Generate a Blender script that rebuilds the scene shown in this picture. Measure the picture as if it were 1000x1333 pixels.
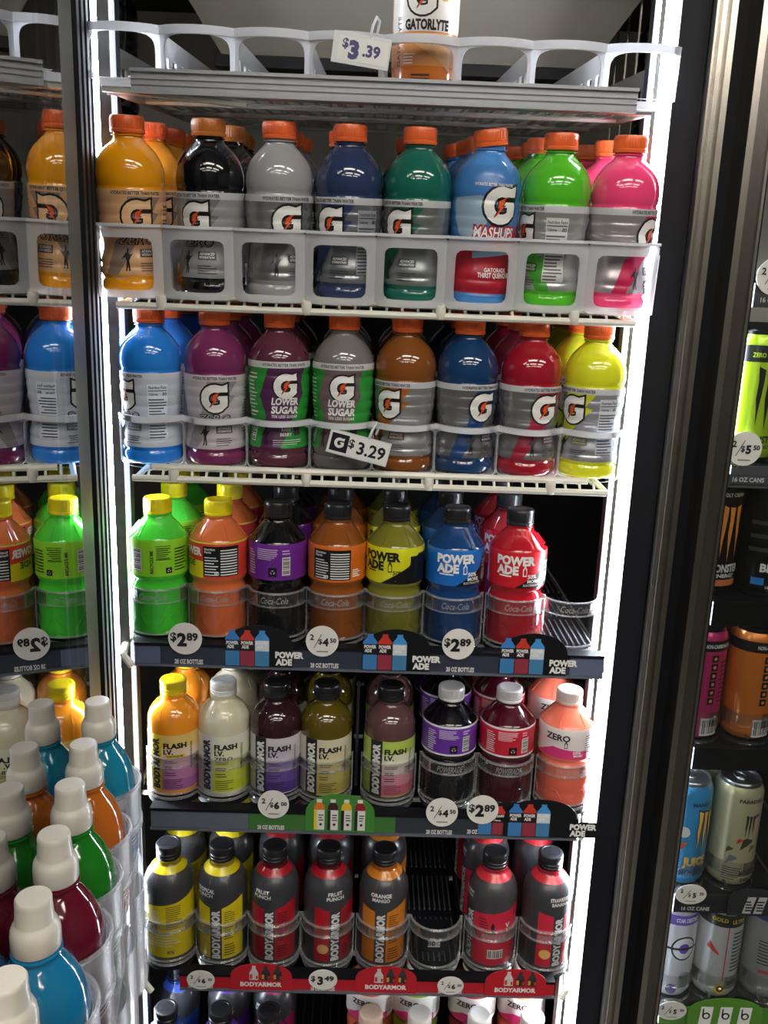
import bpy, bmesh, math, random
from mathutils import Vector, Matrix, Euler
from bisect import bisect_right
random.seed(7)
for o in list(bpy.data.objects): bpy.data.objects.remove(o)
SC = bpy.context.scene; COL = SC.collection
PI = math.pi; R = math.radians
# ------------------------------------------------------------------ camera
def look_camera():
    p, r, yw = .23995, .036806, .017643
    fw = Vector((math.sin(yw)*math.cos(p), math.cos(yw)*math.cos(p), -math.sin(p)))
    rt = Vector((math.cos(yw), -math.sin(yw), 0)); up = rt.cross(fw)
    x = math.cos(r)*rt + math.sin(r)*up; y = -math.sin(r)*rt + math.cos(r)*up; z = -fw
    cd = bpy.data.cameras.new('camera'); co = bpy.data.objects.new('camera', cd); COL.objects.link(co)
    co.matrix_world = Matrix(((x.x, y.x, z.x, .0002), (x.y, y.y, z.y, -1.0987), (x.z, y.z, z.z, .0417), (0, 0, 0, 1)))
    cd.sensor_fit = 'VERTICAL'; cd.sensor_height = 24; cd.lens = 1145.7/1333*24; cd.clip_start = .02
    SC.camera = co
look_camera()
# ------------------------------------------------------------------ world, exposure
W = bpy.data.worlds.new('world'); SC.world = W; W.use_nodes = True
W.node_tree.nodes['Background'].inputs[0].default_value = (.75, .74, .7, 1)
W.node_tree.nodes['Background'].inputs[1].default_value = .03
SC.view_settings.view_transform = 'Standard'; SC.view_settings.look = 'None'
SC.view_settings.exposure = 0.2; SC.view_settings.gamma = 1; SC.view_settings.use_curve_mapping = False
LED_STRENGTH = 60.0
CEILING_STRENGTH = 14.0
# ------------------------------------------------------------------ materials
def lin(c): return tuple((v/255/12.92 if v/255 <= .04045 else ((v/255+.055)/1.055)**2.4) for v in c)
MATS = {}
def mat(c, rough=.5, metal=0, coat=0, spec=.5, noise=0, nscale=40, sub=0):
    k = (tuple(c), rough, metal, coat, spec, noise, nscale, sub)
    if k in MATS: return MATS[k]
    m = bpy.data.materials.new('surface'); m.use_nodes = True; nt = m.node_tree; b = nt.nodes['Principled BSDF']
    l = lin(c); b.inputs['Base Color'].default_value = (*l, 1); b.inputs['Roughness'].default_value = rough
    b.inputs['Metallic'].default_value = metal; b.inputs['Coat Weight'].default_value = coat; b.inputs['Coat Roughness'].default_value = .04
    b.inputs['Specular IOR Level'].default_value = spec
    if noise:
        tc = nt.nodes.new('ShaderNodeTexCoord'); n = nt.nodes.new('ShaderNodeTexNoise'); n.inputs['Scale'].default_value = nscale; n.inputs['Detail'].default_value = 4
        nt.links.new(tc.outputs['Object'], n.inputs['Vector'])
        mx = nt.nodes.new('ShaderNodeMix'); mx.data_type = 'RGBA'
        mx.inputs[6].default_value = tuple(v*(1-noise) for v in l)+(1,); mx.inputs[7].default_value = tuple(min(1, v*(1+noise)) for v in l)+(1,)
        nt.links.new(n.outputs['Fac'], mx.inputs[0]); nt.links.new(mx.outputs[2], b.inputs['Base Color'])
    MATS[k] = m; return m
def mixmat(name, fac_transparent, col, rough=.1, gloss_f=.12, tint=(255, 255, 255), translucent=0):
    """thin plastic or glass: part clear, part diffuse, with a Fresnel gloss"""
    m = bpy.data.materials.new(name); m.use_nodes = True; nt = m.node_tree; nt.nodes.clear()
    out = nt.nodes.new('ShaderNodeOutputMaterial'); tr = nt.nodes.new('ShaderNodeBsdfTransparent'); tr.inputs[0].default_value = (*lin(tint), 1)
    df = nt.nodes.new('ShaderNodeBsdfDiffuse'); df.inputs[0].default_value = (*lin(col), 1)
    gl = nt.nodes.new('ShaderNodeBsdfGlossy'); gl.inputs[0].default_value = (1, 1, 1, 1); gl.inputs['Roughness'].default_value = rough
    base = df
    if translucent:
        tl = nt.nodes.new('ShaderNodeBsdfTranslucent'); tl.inputs[0].default_value = (*lin(col), 1)
        mt = nt.nodes.new('ShaderNodeMixShader'); mt.inputs[0].default_value = translucent
        nt.links.new(df.outputs[0], mt.inputs[1]); nt.links.new(tl.outputs[0], mt.inputs[2]); base = mt
    m1 = nt.nodes.new('ShaderNodeMixShader'); m1.inputs[0].default_value = fac_transparent
    nt.links.new(base.outputs[0], m1.inputs[1]); nt.links.new(tr.outputs[0], m1.inputs[2])
    lw = nt.nodes.new('ShaderNodeLayerWeight'); lw.inputs[0].default_value = .25
    mp = nt.nodes.new('ShaderNodeMath'); mp.operation = 'MULTIPLY_ADD'; mp.inputs[1].default_value = .75; mp.inputs[2].default_value = gloss_f
    nt.links.new(lw.outputs['Fresnel'], mp.inputs[0])
    m2 = nt.nodes.new('ShaderNodeMixShader'); nt.links.new(mp.outputs[0], m2.inputs[0])
    nt.links.new(m1.outputs[0], m2.inputs[1]); nt.links.new(gl.outputs[0], m2.inputs[2]); nt.links.new(m2.outputs[0], out.inputs[0])
    return m
def emat(name, c, s):
    m = bpy.data.materials.new(name); m.use_nodes = True; nt = m.node_tree; nt.nodes.clear()
    o = nt.nodes.new('ShaderNodeOutputMaterial'); e = nt.nodes.new('ShaderNodeEmission'); e.inputs[0].default_value = (*lin(c), 1); e.inputs[1].default_value = s
    nt.links.new(e.outputs[0], o.inputs[0]); return m
def liquid(c): return mat(c, .10, 0, .6, .5, .06, 30)
def printed(c): return mat(c, .34, 0, .25)
def foil(c): return mat(tuple(min(255, int(v*1.12)) for v in c), .27, .7, .2, .5)
def capmat(c): return mat(c, .33, 0, .15)
WHITE = printed((236, 236, 234)); BLACK = printed((20, 20, 22)); INK = printed((28, 28, 34))
CLEAR = mixmat('clear_plastic', .985, (200, 205, 210), .06, .015)
FENCE = mixmat('clear_fence', .97, (200, 205, 210), .05, .03)
EDGE = mixmat('plastic_edge', .74, (225, 228, 232), .08, .12)
FROST = mixmat('frosted_plastic', .42, (246, 248, 252), .3, .03, translucent=.45)
FROSTRIM = mixmat('frosted_rim', .10, (248, 250, 255), .3, .04, translucent=.35)
GLASS_A = mixmat('coated_glass', .985, (120, 120, 115), .0, .40, (225, 228, 222))
GLASS_B = mixmat('glass_inner_pane', .985, (110, 110, 105), .0, .17, (170, 172, 168))
GLASS_C = mixmat('door_glass', .99, (120, 120, 120), .0, .01, (246, 248, 248))
POCKET = mixmat('rack_plastic', .84, (205, 206, 216), .32, .04)
CHROME = mat((196, 190, 180), .24, 1, noise=.18, nscale=35); STEEL = mat((120, 120, 120), .5, .3, noise=.35, nscale=90)
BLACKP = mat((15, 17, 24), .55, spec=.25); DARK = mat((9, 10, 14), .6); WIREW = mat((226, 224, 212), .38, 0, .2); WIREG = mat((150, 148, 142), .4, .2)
# ------------------------------------------------------------------ mesh helpers
class MB:
    def __init__(s): s.v = []; s.f = []; s.m = []; s.mats = []
    def mi(s, m):
        if m not in s.mats: s.mats.append(m)
        return s.mats.index(m)
    def add(s, vs, fs, m):
        b = len(s.v); i = s.mi(m); s.v += [tuple(v) for v in vs]; s.f += [tuple(b+k for k in f) for f in fs]; s.m += [i]*len(fs); return s
    def box(s, x0, x1, y0, y1, z0, z1, m):
        vs = [(x, y, z) for z in (z0, z1) for y in (y0, y1) for x in (x0, x1)]
        return s.add(vs, [(0, 2, 3, 1), (4, 5, 7, 6), (0, 1, 5, 4), (2, 6, 7, 3), (0, 4, 6, 2), (1, 3, 7, 5)], m)
    def lathe(s, prof, n, m, cx=0, cy=0, a0=0, a1=2*PI, cap=True):
        full = abs(a1-a0-2*PI) < 1e-6; k = n if full else n+1; vs = []; fs = []
        for r, z in prof:
            for i in range(k):
                a = a0+(a1-a0)*i/n; vs.append((cx+r*math.sin(a), cy-r*math.cos(a), z))
        for j in range(len(prof)-1):
            for i in range(n):
                p = j*k+i; q = j*k+(i+1) % k; fs.append((p, q, q+k, p+k))
        if cap and full:
            if prof[0][0] > 1e-5: fs.append(tuple(reversed(range(k))))
            if prof[-1][0] > 1e-5: fs.append(tuple((len(prof)-1)*k+i for i in range(k)))
        return s.add(vs, fs, m)
    def tube(s, pts, r, m, n=6):
        pts = [Vector(p) for p in pts]; vs = []; fs = []
        for j, p in enumerate(pts):
            t = (pts[min(j+1, len(pts)-1)]-pts[max(j-1, 0)]).normalized()
            a = t.orthogonal().normalized() if j == 0 else (pa-t*pa.dot(t)).normalized()
            pa = a; b = t.cross(a)
            for i in range(n):
                w = 2*PI*i/n; vs.append(p+r*(math.cos(w)*a+math.sin(w)*b))
        for j in range(len(pts)-1):
            for i in range(n): fs.append((j*n+i, j*n+(i+1) % n, (j+1)*n+(i+1) % n, (j+1)*n+i))
        fs.append(tuple(reversed(range(n)))); fs.append(tuple((len(pts)-1)*n+i for i in range(n)))
        return s.add(vs, fs, m)
    def grid(s, fn, nu, nv, th, m, nrm):
        """sheet fn(u,v) with thickness th along nrm(u,v)"""
        A = [[Vector(fn(i/nu, j/nv)) for i in range(nu+1)] for j in range(nv+1)]
        N = [[Vector(nrm(i/nu, j/nv)) for i in range(nu+1)] for j in range(nv+1)]
        w = nu+1; vs = [A[j][i] for j in range(nv+1) for i in range(w)]+[A[j][i]-th*N[j][i] for j in range(nv+1) for i in range(w)]
        o = w*(nv+1); fs = []
        for j in range(nv):
            for i in range(nu):
                p = j*w+i; fs.append((p, p+1, p+w+1, p+w)); fs.append((o+p, o+p+w, o+p+w+1, o+p+1))
        for i in range(nu):
            fs.append((i+1, i, o+i, o+i+1)); p = nv*w+i; fs.append((p, p+1, o+p+1, o+p))
        for j in range(nv):
            p = j*w; fs.append((p, p+w, o+p+w, o+p)); p = j*w+nu; fs.append((p+w, p, o+p, o+p+w))
        return s.add(vs, fs, m)
    def mesh(s, name, ang=40):
        me = bpy.data.meshes.new(name); me.from_pydata(s.v, [], s.f); 
        for m in s.mats: me.materials.append(m)
        me.polygons.foreach_set('material_index', s.m); me.shade_smooth()
        if ang: me.set_sharp_from_angle(angle=R(ang))
        return me
    def build(s, name, parent=None, ang=40): return put(name, s.mesh(name, ang), parent)
def put(name, me, parent=None):
    o = bpy.data.objects.new(name, me); COL.objects.link(o)
    if parent: o.parent = parent
    return o
def tag(o, label, cat, group=None):
    o['label'] = label; o['category'] = cat
    if group: o['group'] = group
    return o
def thing(name, label, cat, loc=(0, 0, 0), rot=(0, 0, 0), group=None):
    o = bpy.data.objects.new(name, None); COL.objects.link(o); o.empty_display_size = .02
    o.location = loc; o.rotation_euler = rot; return tag(o, label, cat, group)
def struct(o): o['kind'] = 'structure'; return o
KIDS = {}
def copy_tree(o, parent=None):
    c = o.copy(); COL.objects.link(c)
    if parent: c.parent = parent
    for ch in o.children: copy_tree(ch, c)
    return c
# ------------------------------------------------------------------ flat print: polygons and lettering laid on a surface
TXT = {}
def text_geo(t, bold, shear):
    k = (t, bold, shear)
    if k not in TXT:
        c = bpy.data.curves.new('t', 'FONT'); c.body = t; c.size = 1; c.resolution_u = 2; c.offset = bold; c.shear = shear; c.align_x = 'CENTER'; c.align_y = 'CENTER'
        o = bpy.data.objects.new('t', c); me = o.to_mesh()
        vs = [(v.co.x, v.co.y) for v in me.vertices]; fs = [tuple(p.vertices) for p in me.polygons]
        o.to_mesh_clear(); bpy.data.objects.remove(o); bpy.data.curves.remove(c)
        x = [v[0] for v in vs] or [0]; y = [v[1] for v in vs] or [0]
        cx = (min(x)+max(x))/2; cy = (min(y)+max(y))/2
        TXT[k] = ([(a-cx, b-cy) for a, b in vs], fs, max(x)-min(x), max(y)-min(y))
    return TXT[k]
def offset_poly(pts, d):
    n = len(pts); out = []
    ar = sum(pts[i][0]*pts[(i+1) % n][1]-pts[(i+1) % n][0]*pts[i][1] for i in range(n)); sg = 1 if ar > 0 else -1
    for i in range(n):
        p, q, r = Vector(pts[i-1]), Vector(pts[i]), Vector(pts[(i+1) % n])
        a = (q-p).normalized(); b = (r-q).normalized(); na = Vector((a.y, -a.x))*sg; nb = Vector((b.y, -b.x))*sg
        m = na+nb
        if m.length < .3: m = na
        m.normalize(); out.append(tuple(q+m*d/max(.5, m.dot(na))))
    return out
def arc(cx, cy, rx, ry, a0, a1, n): return [(cx+rx*math.cos(R(a0+(a1-a0)*i/n)), cy+ry*math.sin(R(a0+(a1-a0)*i/n))) for i in range(n+1)]
GSHAPE = [(.88, 1.04), (.88, .46), (.34, .46)]+arc(.02, 0, .46, .46, 70, 290, 8)+[(.34, -.36), (.34, -.08), (.1, -.08), (.1, .2), (.9, .2), (.9, -.52)]+arc(0, 0, 1, 1, 320, 90, 12)+[(.5, .9)]
BOLT = [(.6, .62), (.1, .42), (-.12, .3), (-.22, -.18), (-.06, -.16), (-.42, -.86), (.3, -.02), (.1, -.04), (.36, .34), (.26, .36)]
def circ(cx, cy, r, n=20, ry=None): return [(cx+r*math.cos(2*PI*i/n), cy+(ry or r)*math.sin(2*PI*i/n)) for i in range(n)]
def xf(pts, cx, cy, s, sy=None): return [(cx+x*s, cy+y*(sy or s)) for x, y in pts]
ATHLETE = [(-.25, -1), (-.12, -.2), (-.3, .1), (-.75, -.12), (-.3, .42), (-.1, .5), (-.12, .62), (-.02, .8), (.12, .78), (.14, .6), (.1, .48), (.3, .3), (.75, .5), (.3, .02), (.18, -.2), (.3, -1), (.12, -1), (.02, -.4), (-.08, -1)]
BOTSH = [(-.5, -1), (.5, -1), (.5, .35), (.2, .75), (.2, 1), (-.2, 1), (-.2, .75), (-.5, .35)]
class Decal:
    """items are flat (u,v) meshes with a material and a layer; build() maps them onto a surface"""
    def __init__(s): s.items = []
    def poly(s, pts, m, layer=1): s.items.append(('p', pts, None, m, layer)); return s
    def rect(s, u0, v0, u1, v1, m, layer=1): return s.poly([(u0, v0), (u1, v0), (u1, v1), (u0, v1)], m, layer)
    def text(s, t, u, v, h, m, bold=.02, shear=0, rot=0, width=None, layer=3, squash=1):
        vs, fs, w, hh = text_geo(t, bold, shear); k = h/.7
        kx = k*squash if not width else width/max(w, 1e-6)
        c, q = math.cos(R(rot)), math.sin(R(rot))
        s.items.append(('t', [(u+x*kx*c-y*k*q, v+x*kx*q+y*k*c) for x, y in vs], fs, m, layer)); return s
    def glogo(s, u, v, r, fill=WHITE, line=BLACK, bolt=(226, 88, 36), layer=2):
        s.poly(xf(offset_poly(GSHAPE, .13), u, v, r), line, layer); s.poly(xf(GSHAPE, u, v, r), fill, layer+1)
        s.poly(xf(offset_poly(BOLT, .07), u-.05*r, v, r*.8), line, layer+2); s.poly(xf(BOLT, u-.05*r, v, r*.8), printed(bolt), layer+3); return s
    def lines(s, u0, u1, v0, v1, n, m, th=.45, layer=2, ragged=True):
        st = (v1-v0)/n
        for i in range(n):
            e = u1-(u1-u0)*(random.choice([0, .05, .15, .3]) if ragged else 0)
            s.rect(u0, v0+st*i, e, v0+st*(i+th), m, layer)
        return s
    def facts(s, u0, u1, v0, v1, bg, fg, layer=2, n=14):
        s.rect(u0, v0, u1, v1, bg, layer); w = u1-u0
        s.text('Nutrition Facts', (u0+u1)/2, v1-.0045, .0036, fg, .02, width=w*.86, layer=layer+1)
        s.rect(u0+.05*w, v1-.0092, u1-.05*w, v1-.0082, fg, layer+1)
        s.text('Calories', u0+.3*w, v1-.013, .0028, fg, .02, width=w*.42, layer=layer+1); s.text('80', u1-.16*w, v1-.013, .004, fg, .02, layer=layer+1)
        s.lines(u0+.05*w, u1-.06*w, v0+.002, v1-.017, n, fg, .35, layer+1); return s
    def barcode(s, u0, u1, v0, v1, layer=2, vertical=False):
        s.rect(u0, v0, u1, v1, WHITE, layer); n = 12; rr = random.Random(3)
        for i in range(n):
            t0 = (i+.2)/n; t1 = t0+rr.choice([.25, .4, .6])/n
            if vertical: s.rect(u0+.08*(u1-u0), v0+(v1-v0)*t0, u1-.08*(u1-u0), v0+(v1-v0)*t1, INK, layer+1)
            else: s.rect(u0+(u1-u0)*t0, v0+.1*(v1-v0), u0+(u1-u0)*t1, v1-.1*(v1-v0), INK, layer+1)
        return s
    def build(s, name, fmap, parent, ustep=None, vcuts=None, vstep=.009):
        mb = MB()
        for kind, pts, fs, m, layer in s.items:
            bm = bmesh.new(); vs = [bm.verts.new((x, y, 0)) for x, y in pts]
            if kind == 'p':
                try: f = bm.faces.new(vs)
                except ValueError: bm.free(); continue
                f.normal_update()
                if f.normal.z < 0: f.normal_flip()
                if len(pts) > 4: bmesh.ops.triangulate(bm, faces=[f])
            else:
                for q in fs:
                    try: bm.faces.new([vs[i] for i in q])
                    except ValueError: pass
                bm.normal_update()
                fl = [f for f in bm.faces if f.normal.z < 0]
                if fl: bmesh.ops.reverse_faces(bm, faces=fl)
            xs = [p[0] for p in pts]; ys = [p[1] for p in pts]
            cuts = []
            if ustep:
                a = math.ceil(min(xs)/ustep+1e-4)
                while a*ustep < max(xs)-1e-5: cuts.append(((a*ustep, 0, 0), (1, 0, 0))); a += 1
                vc = [z for z in vcuts if min(ys)+1e-5 < z < max(ys)-1e-5] if (kind == 'p' and max(ys)-min(ys) > .012) else [k*vstep for k in range(1, 40) if min(ys) < k*vstep < max(ys)]
                for z in vc: cuts.append(((0, z, 0), (0, 1, 0)))
            for co, no in cuts:
                bmesh.ops.bisect_plane(bm, geom=bm.verts[:]+bm.edges[:]+bm.faces[:], plane_co=co, plane_no=no, dist=1e-6)
            bm.verts.index_update()
            mb.add([fmap(v.co.x, v.co.y, layer) for v in bm.verts], [tuple(v.index for v in f.verts) for f in bm.faces], m)
            bm.free()
        return mb.build(name, parent, 0)
# ------------------------------------------------------------------ bottle shapes
def smooth_profile(pts, sub=3):
    out = []
    n = len(pts)
    for i in range(n-1):
        p0, p1, p2, p3 = pts[max(i-1, 0)], pts[i], pts[i+1], pts[min(i+2, n-1)]
        for k in range(sub):
            t = k/sub
            f = lambda a, b, c, d: .5*((2*b)+(-a+c)*t+(2*a-5*b+4*c-d)*t*t+(-a+3*b-3*c+d)*t**3)
            out.append((f(p0[0], p1[0], p2[0], p3[0]), p1[1]+(p2[1]-p1[1])*t))
    out.append(pts[-1]); return out
SPORT = smooth_profile([(.030, 0), (.0365, .003), (.0385, .008), (.0385, .015), (.0368, .019), (.0385, .023), (.0383, .030), (.0372, .033), (.0378, .037), (.0372, .042), (.0352, .050), (.0345, .057), (.0350, .062), (.0362, .068), (.0367, .073), (.0362, .0755), (.0375, .080), (.0382, .087), (.0376, .0895), (.0386, .094), (.039, .1), (.0384, .1025), (.0391, .108), (.0390, .117), (.0378, .121), (.039, .125), (.0393, .133), (.0382, .142), (.0352, .151), (.030, .159), (.0235, .166), (.0180, .171), (.0165, .174), (.0165, .179)], 2)
POWER = [(.031, 0), (.0365, .003), (.038, .009), (.038, .022), (.0372, .025), (.038, .028), (.038, .050), (.0372, .056), (.0378, .062), (.037, .068), (.0352, .073), (.0352, .079), (.0372, .082), (.0385, .085), (.0388, .088), (.0383, .1), (.0388, .102), (.0383, .116), (.0388, .118), (.0388, .136), (.0380, .1385), (.036, .1410), (.0305, .1482), (.0242, .1562), (.0188, .162), (.0165, .165), (.0165, .170)]
BODY = smooth_profile([(.029, 0), (.0335, .003), (.035, .009), (.035, .045), (.0345, .052), (.0345, .058), (.035, .064), (.0352, .112), (.0352, .122), (.0340, .131), (.0312, .139), (.0268, .1465), (.0215, .1525), (.0172, .157), (.0155, .161), (.0155, .166)], 2)
WATER = smooth_profile([(.026, 0), (.0300, .004), (.031, .01), (.031, .07), (.0302, .085), (.0275, .1), (.0225, .112), (.0165, .121), (.0135, .126), (.0135, .132)], 2)
SQUARE = [(.031, 0), (.036, .003), (.037, .008), (.037, .055), (.036, .06), (.037, .065), (.037, .13), (.034, .145), (.026, .157), (.018, .165), (.0165, .17), (.0165, .175)]
def rad_fn(prof):
    zs = [z for _, z in prof]
    def f(v):
        if v <= zs[0]: return prof[0][0]
        if v >= zs[-1]: return prof[-1][0]
        i = bisect_right(zs, v)-1; a, b = prof[i], prof[i+1]; t = (v-a[1])/max(1e-9, b[1]-a[1]); return a[0]+(b[0]-a[0])*t
    return f
MESH = {}
def cap_mesh(kind, c):
    k = ('cap', kind, c)
    if k not in MESH:
        mb = MB(); m = capmat(c)
        if kind == 'sport':      # wide ribbed orange-type cap
            mb.lathe([(.0192, 0), (.0196, .0015), (.0196, .0035), (.0188, .0042), (.0192, .0052), (.0192, .0155), (.018, .018), (.015, .0185), (0, .0185)], 32, m)
            for i in range(40):
                a = 2*PI*i/40; x, y = .0191*math.sin(a), .0191*math.cos(a); mb.tube([(x, y, .0055), (x, y, .0152)], .0005, m, 3)
        elif kind == 'power':
            mb.lathe([(.0182, 0), (.0185, .001), (.0185, .0035), (.0178, .0042), (.0182, .0052), (.0182, .0185), (.0172, .0205), (.0145, .0212), (.0135, .0206), (0, .0206)], 32, m)
            for i in range(40):
                a = 2*PI*i/40; x, y = .0181*math.sin(a), .0181*math.cos(a); mb.tube([(x, y, .0055), (x, y, .018)], .0005, m, 3)
        elif kind == 'armor':
            mb.lathe([(.0172, 0), (.0176, .001), (.0176, .0042), (.0168, .005), (.0178, .006), (.0178, .0098), (.0170, .0106), (.0176, .0118), (.0178, .0205), (.0168, .0225), (.0135, .0232), (.0128, .0226), (0, .0226)], 32, m)
            mb.box(-.007, -.0045, -.006, .006, .0226, .0231, m); mb.box(.0, .0025, -.006, .006, .0226, .0231, m); mb.box(-.006, .006, -.0075, -.0055, .0226, .0231, m)
        else:                    # pull-up sport cap
            mb.lathe([(.0148, 0), (.0152, .001), (.0152, .010), (.0147, .0135), (.0135, .0165), (.0122, .0180), (.0118, .0195), (.0113, .027), (.0111, .0290), (.0111, .0312), (.0110, .0338), (.0102, .0350), (.0060, .0353), (0, .0350)], 32, m)
        MESH[k] = mb.mesh('cap')
    return MESH[k]
def body_mesh(shape, prof, c):
    k = ('body', shape, c)
    if k not in MESH:
        mb = MB(); zt = prof[-1][1]; m = liquid(c)
        mb.lathe(prof+[(.001, zt)], 40, m)
        nr = prof[-1][0]                                  # neck support ring
        mb.lathe([(nr, zt-.0045), (nr+.0022, zt-.004), (nr+.0022, zt-.0028), (nr, zt-.0022)], 28, m, cap=False)
        if shape == 'power':                              # moulded cone ribs and lower grips
            for i in range(6):
                a = 2*PI*(i+.5)/6
                mb.tube([(r*math.sin(a), -r*math.cos(a), z) for r, z in ((.0363, .1408), (.0307, .1482), (.0244, .1562))], .0009, m, 5)
            for i in range(6):
                a = 2*PI*(i+.5)/6
                mb.tube([(.0378*math.sin(a+w), -.0378*math.cos(a+w), z) for w, z in ((-.3, .015), (-.08, .030), (.08, .030), (.3, .015))], .0011, m, 5)
        if shape == 'armor':
            for i in range(8):
                a = 2*PI*(i+.5)/8
                mb.tube([(r*math.sin(a), -r*math.cos(a), z) for r, z in ((.0338, .131), (.0310, .139), (.0266, .1465))], .0007, m, 5)
        MESH[k] = mb.mesh('body')
    return MESH[k]
SHAPES = {'sport': (SPORT, 'sport'), 'power': (POWER, 'power'), 'armor': (BODY, 'armor'), 'water': (WATER, 'pull'), 'square': (SQUARE, 'sport')}
def make_bottle(name, label, cat, group, shape, liq, cap, D, loc, rot=(0, 0, 0), deco=None, scale=1):
    prof, ck = SHAPES[shape]; rf = rad_fn(prof)
    t = thing(name, label, cat, loc, rot, group); t.scale = (scale,)*3
    put('body', body_mesh(shape, prof, liq), t)
    c = put('cap', cap_mesh(ck, cap), t); c.location = (0, 0, prof[-1][1]-.001)
    r0 = max(p[0] for p in prof); zs = [z for _, z in prof]
    def fm(u, v, l):
        a = u/r0; r = rf(v)+.00035+.00022*l; return (r*math.sin(a), -r*math.cos(a), v)
    base, art = D
    lb = base.build('label', fm, t, .0035, zs)
    if art.items: art.build('lettering', fm, lb, .005, zs)
    if deco: deco(t, rf)
    return t
# ------------------------------------------------------------------ label designs
def wrap(D, v0, v1, m, r0=.0393): D.rect(-PI*r0, v0, PI*r0-.0001, v1, m, 0)
def L_sport(accent, silver, u0, flip=1, zero=False, facts=None, body=(190, 192, 196), fill=None, lower='box', accent2=None):
    B, A = Decal(), Decal()
    met = foil if not zero else printed
    wrap(B, .024, .118, met(silver)); B.rect(-.1225, .1105, .1225, .118, printed(body), 1)
    ac = printed(accent)
    B.poly([(u0-.010*flip, .1105), (u0+.030*flip, .1105), (u0+.018*flip, .094), (u0+.028*flip, .092), (u0-.004*flip, .058), (u0-.026*flip, .024), (u0-.042*flip, .024), (u0-.030*flip, .062), (u0-.020*flip, .066)][::flip], ac, 1)
    A.text('HYDRATES BETTER THAN WATER', u0, .1142, .0036, INK, .02, width=.058)
    A.glogo(u0, .0890, .0180, fill or WHITE, BLACK)
    if zero:
        A.text('ZERO', u0-.002, .0635, .0095, BLACK, .06, .2, width=.048, layer=2); A.text('ZERO', u0-.002, .0635, .0095, printed(silver), -.008, .2, width=.044, layer=3)
    A.poly(xf(ATHLETE, u0-.014, .043, .010, .014), BLACK if not accent2 else printed(accent2), 2)
    A.rect(u0+.001, .0445, u0+.024, .0535, printed(tuple(int(c*.55) for c in accent)), 2)
    A.text('ADVANCED', u0+.0125, .0510, .003, WHITE, .02, .2, width=.019); A.text('HYDRATION', u0+.0125, .0472, .0026, WHITE, .02, .2, width=.019)
    A.lines(u0+.001, u0+.024, .029, .040, 4, INK, .3)
    fu = u0+.036 if facts is None else facts
    if zero or facts is not None: A.facts(fu, fu+.026, .034, .105, printed(tuple(min(255, int(c*1.12)) for c in silver)), INK)
    else: A.text('THIRST QUENCHER', fu+.006, .08, .0034, WHITE, .01, 0, 90, width=.042); A.lines(fu+.011, fu+.020, .046, .1, 13, WHITE, .3)
    return B, A
def L_lower(stripe, sil, u0):
    B, A = Decal(), Decal(); gr = printed((44, 150, 58)); st = printed(stripe)
    wrap(B, .028, .138, gr); B.rect(-.1225, .130, .1225, .138, printed((214, 214, 216)), 1)
    B.poly([(u0-.022, .130), (u0+.028, .130), (u0+.022, .112), (u0+.026, .098), (u0+.010, .062), (u0-.006, .028), (u0-.034, .028), (u0-.026, .07), (u0-.034, .094)], st, 1)
    A.text('HYDRATES BETTER THAN WATER', u0, .134, .0036, INK, .02, width=.058)
    A.glogo(u0+.001, .1075, .0160); A.text('LOWER', u0, .0885, .0085, WHITE, .045, .15, width=.036); A.text('SUGAR', u0, .0775, .0088, WHITE, .045, .15, width=.037)
    A.text('75% LESS SUGAR', u0, .069, .0036, WHITE, .02, .1, width=.036)
    A.poly(xf(ATHLETE, u0-.026, .045, .010, .014), printed(tuple(int(c*.5) for c in stripe)), 2)
    A.text('RAIN', u0+.002, .052, .004, WHITE, .02); A.text('BERRY', u0+.002, .046, .004, WHITE, .02)
    for i in range(4): A.poly(circ(u0+.016+.005*(i % 2), .047+.005*(i//2), .003, 10), printed((60, 30, 70)), 2)
    A.lines(u0-.016, u0+.024, .033, .041, 3, WHITE, .3)
    A.barcode(u0-.052, u0-.042, .035, .06, vertical=True); A.lines(u0-.056, u0-.038, .068, .126, 12, WHITE, .3)
    return B, A
def L_mash(u0):
    B, A = Decal(), Decal(); wrap(B, .014, .158, printed((62, 122, 190))); red = printed((170, 24, 44))
    B.poly([(-.118, .062), (-.118, .018), (.118, .018), (.118, .1), (.05, .096), (.035, .084), (-.01, .072), (-.04, .074)], red, 1)
    B.poly([(-.048, .122), (-.01, .126), (.004, .118), (-.002, .094), (-.02, .078), (-.036, .082), (-.044, .1)], printed((150, 176, 196)), 1)
    A.text('HYDRATES BETTER THAN WATER', u0-.01, .138, .0032, WHITE, .02, width=.045)
    A.glogo(u0, .116, .0205)
    A.text('MASHUPS', u0-.004, .0865, .0125, red, .12, .12, width=.056, layer=2); A.text('MASHUPS', u0-.004, .0865, .0115, WHITE, .02, .12, width=.052, layer=3)
    A.poly([(u0-.03, .064), (u0+.02, .069), (u0+.02, .063), (u0-.03, .057)], printed((150, 200, 226)), 2)
    A.text('GATORADE', u0+.002, .045, .0045, WHITE, .02, 0, width=.03); A.text('THIRST QUENCHER', u0+.002, .0385, .0055, WHITE, .03, 0, width=.045)
    return B, A
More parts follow.
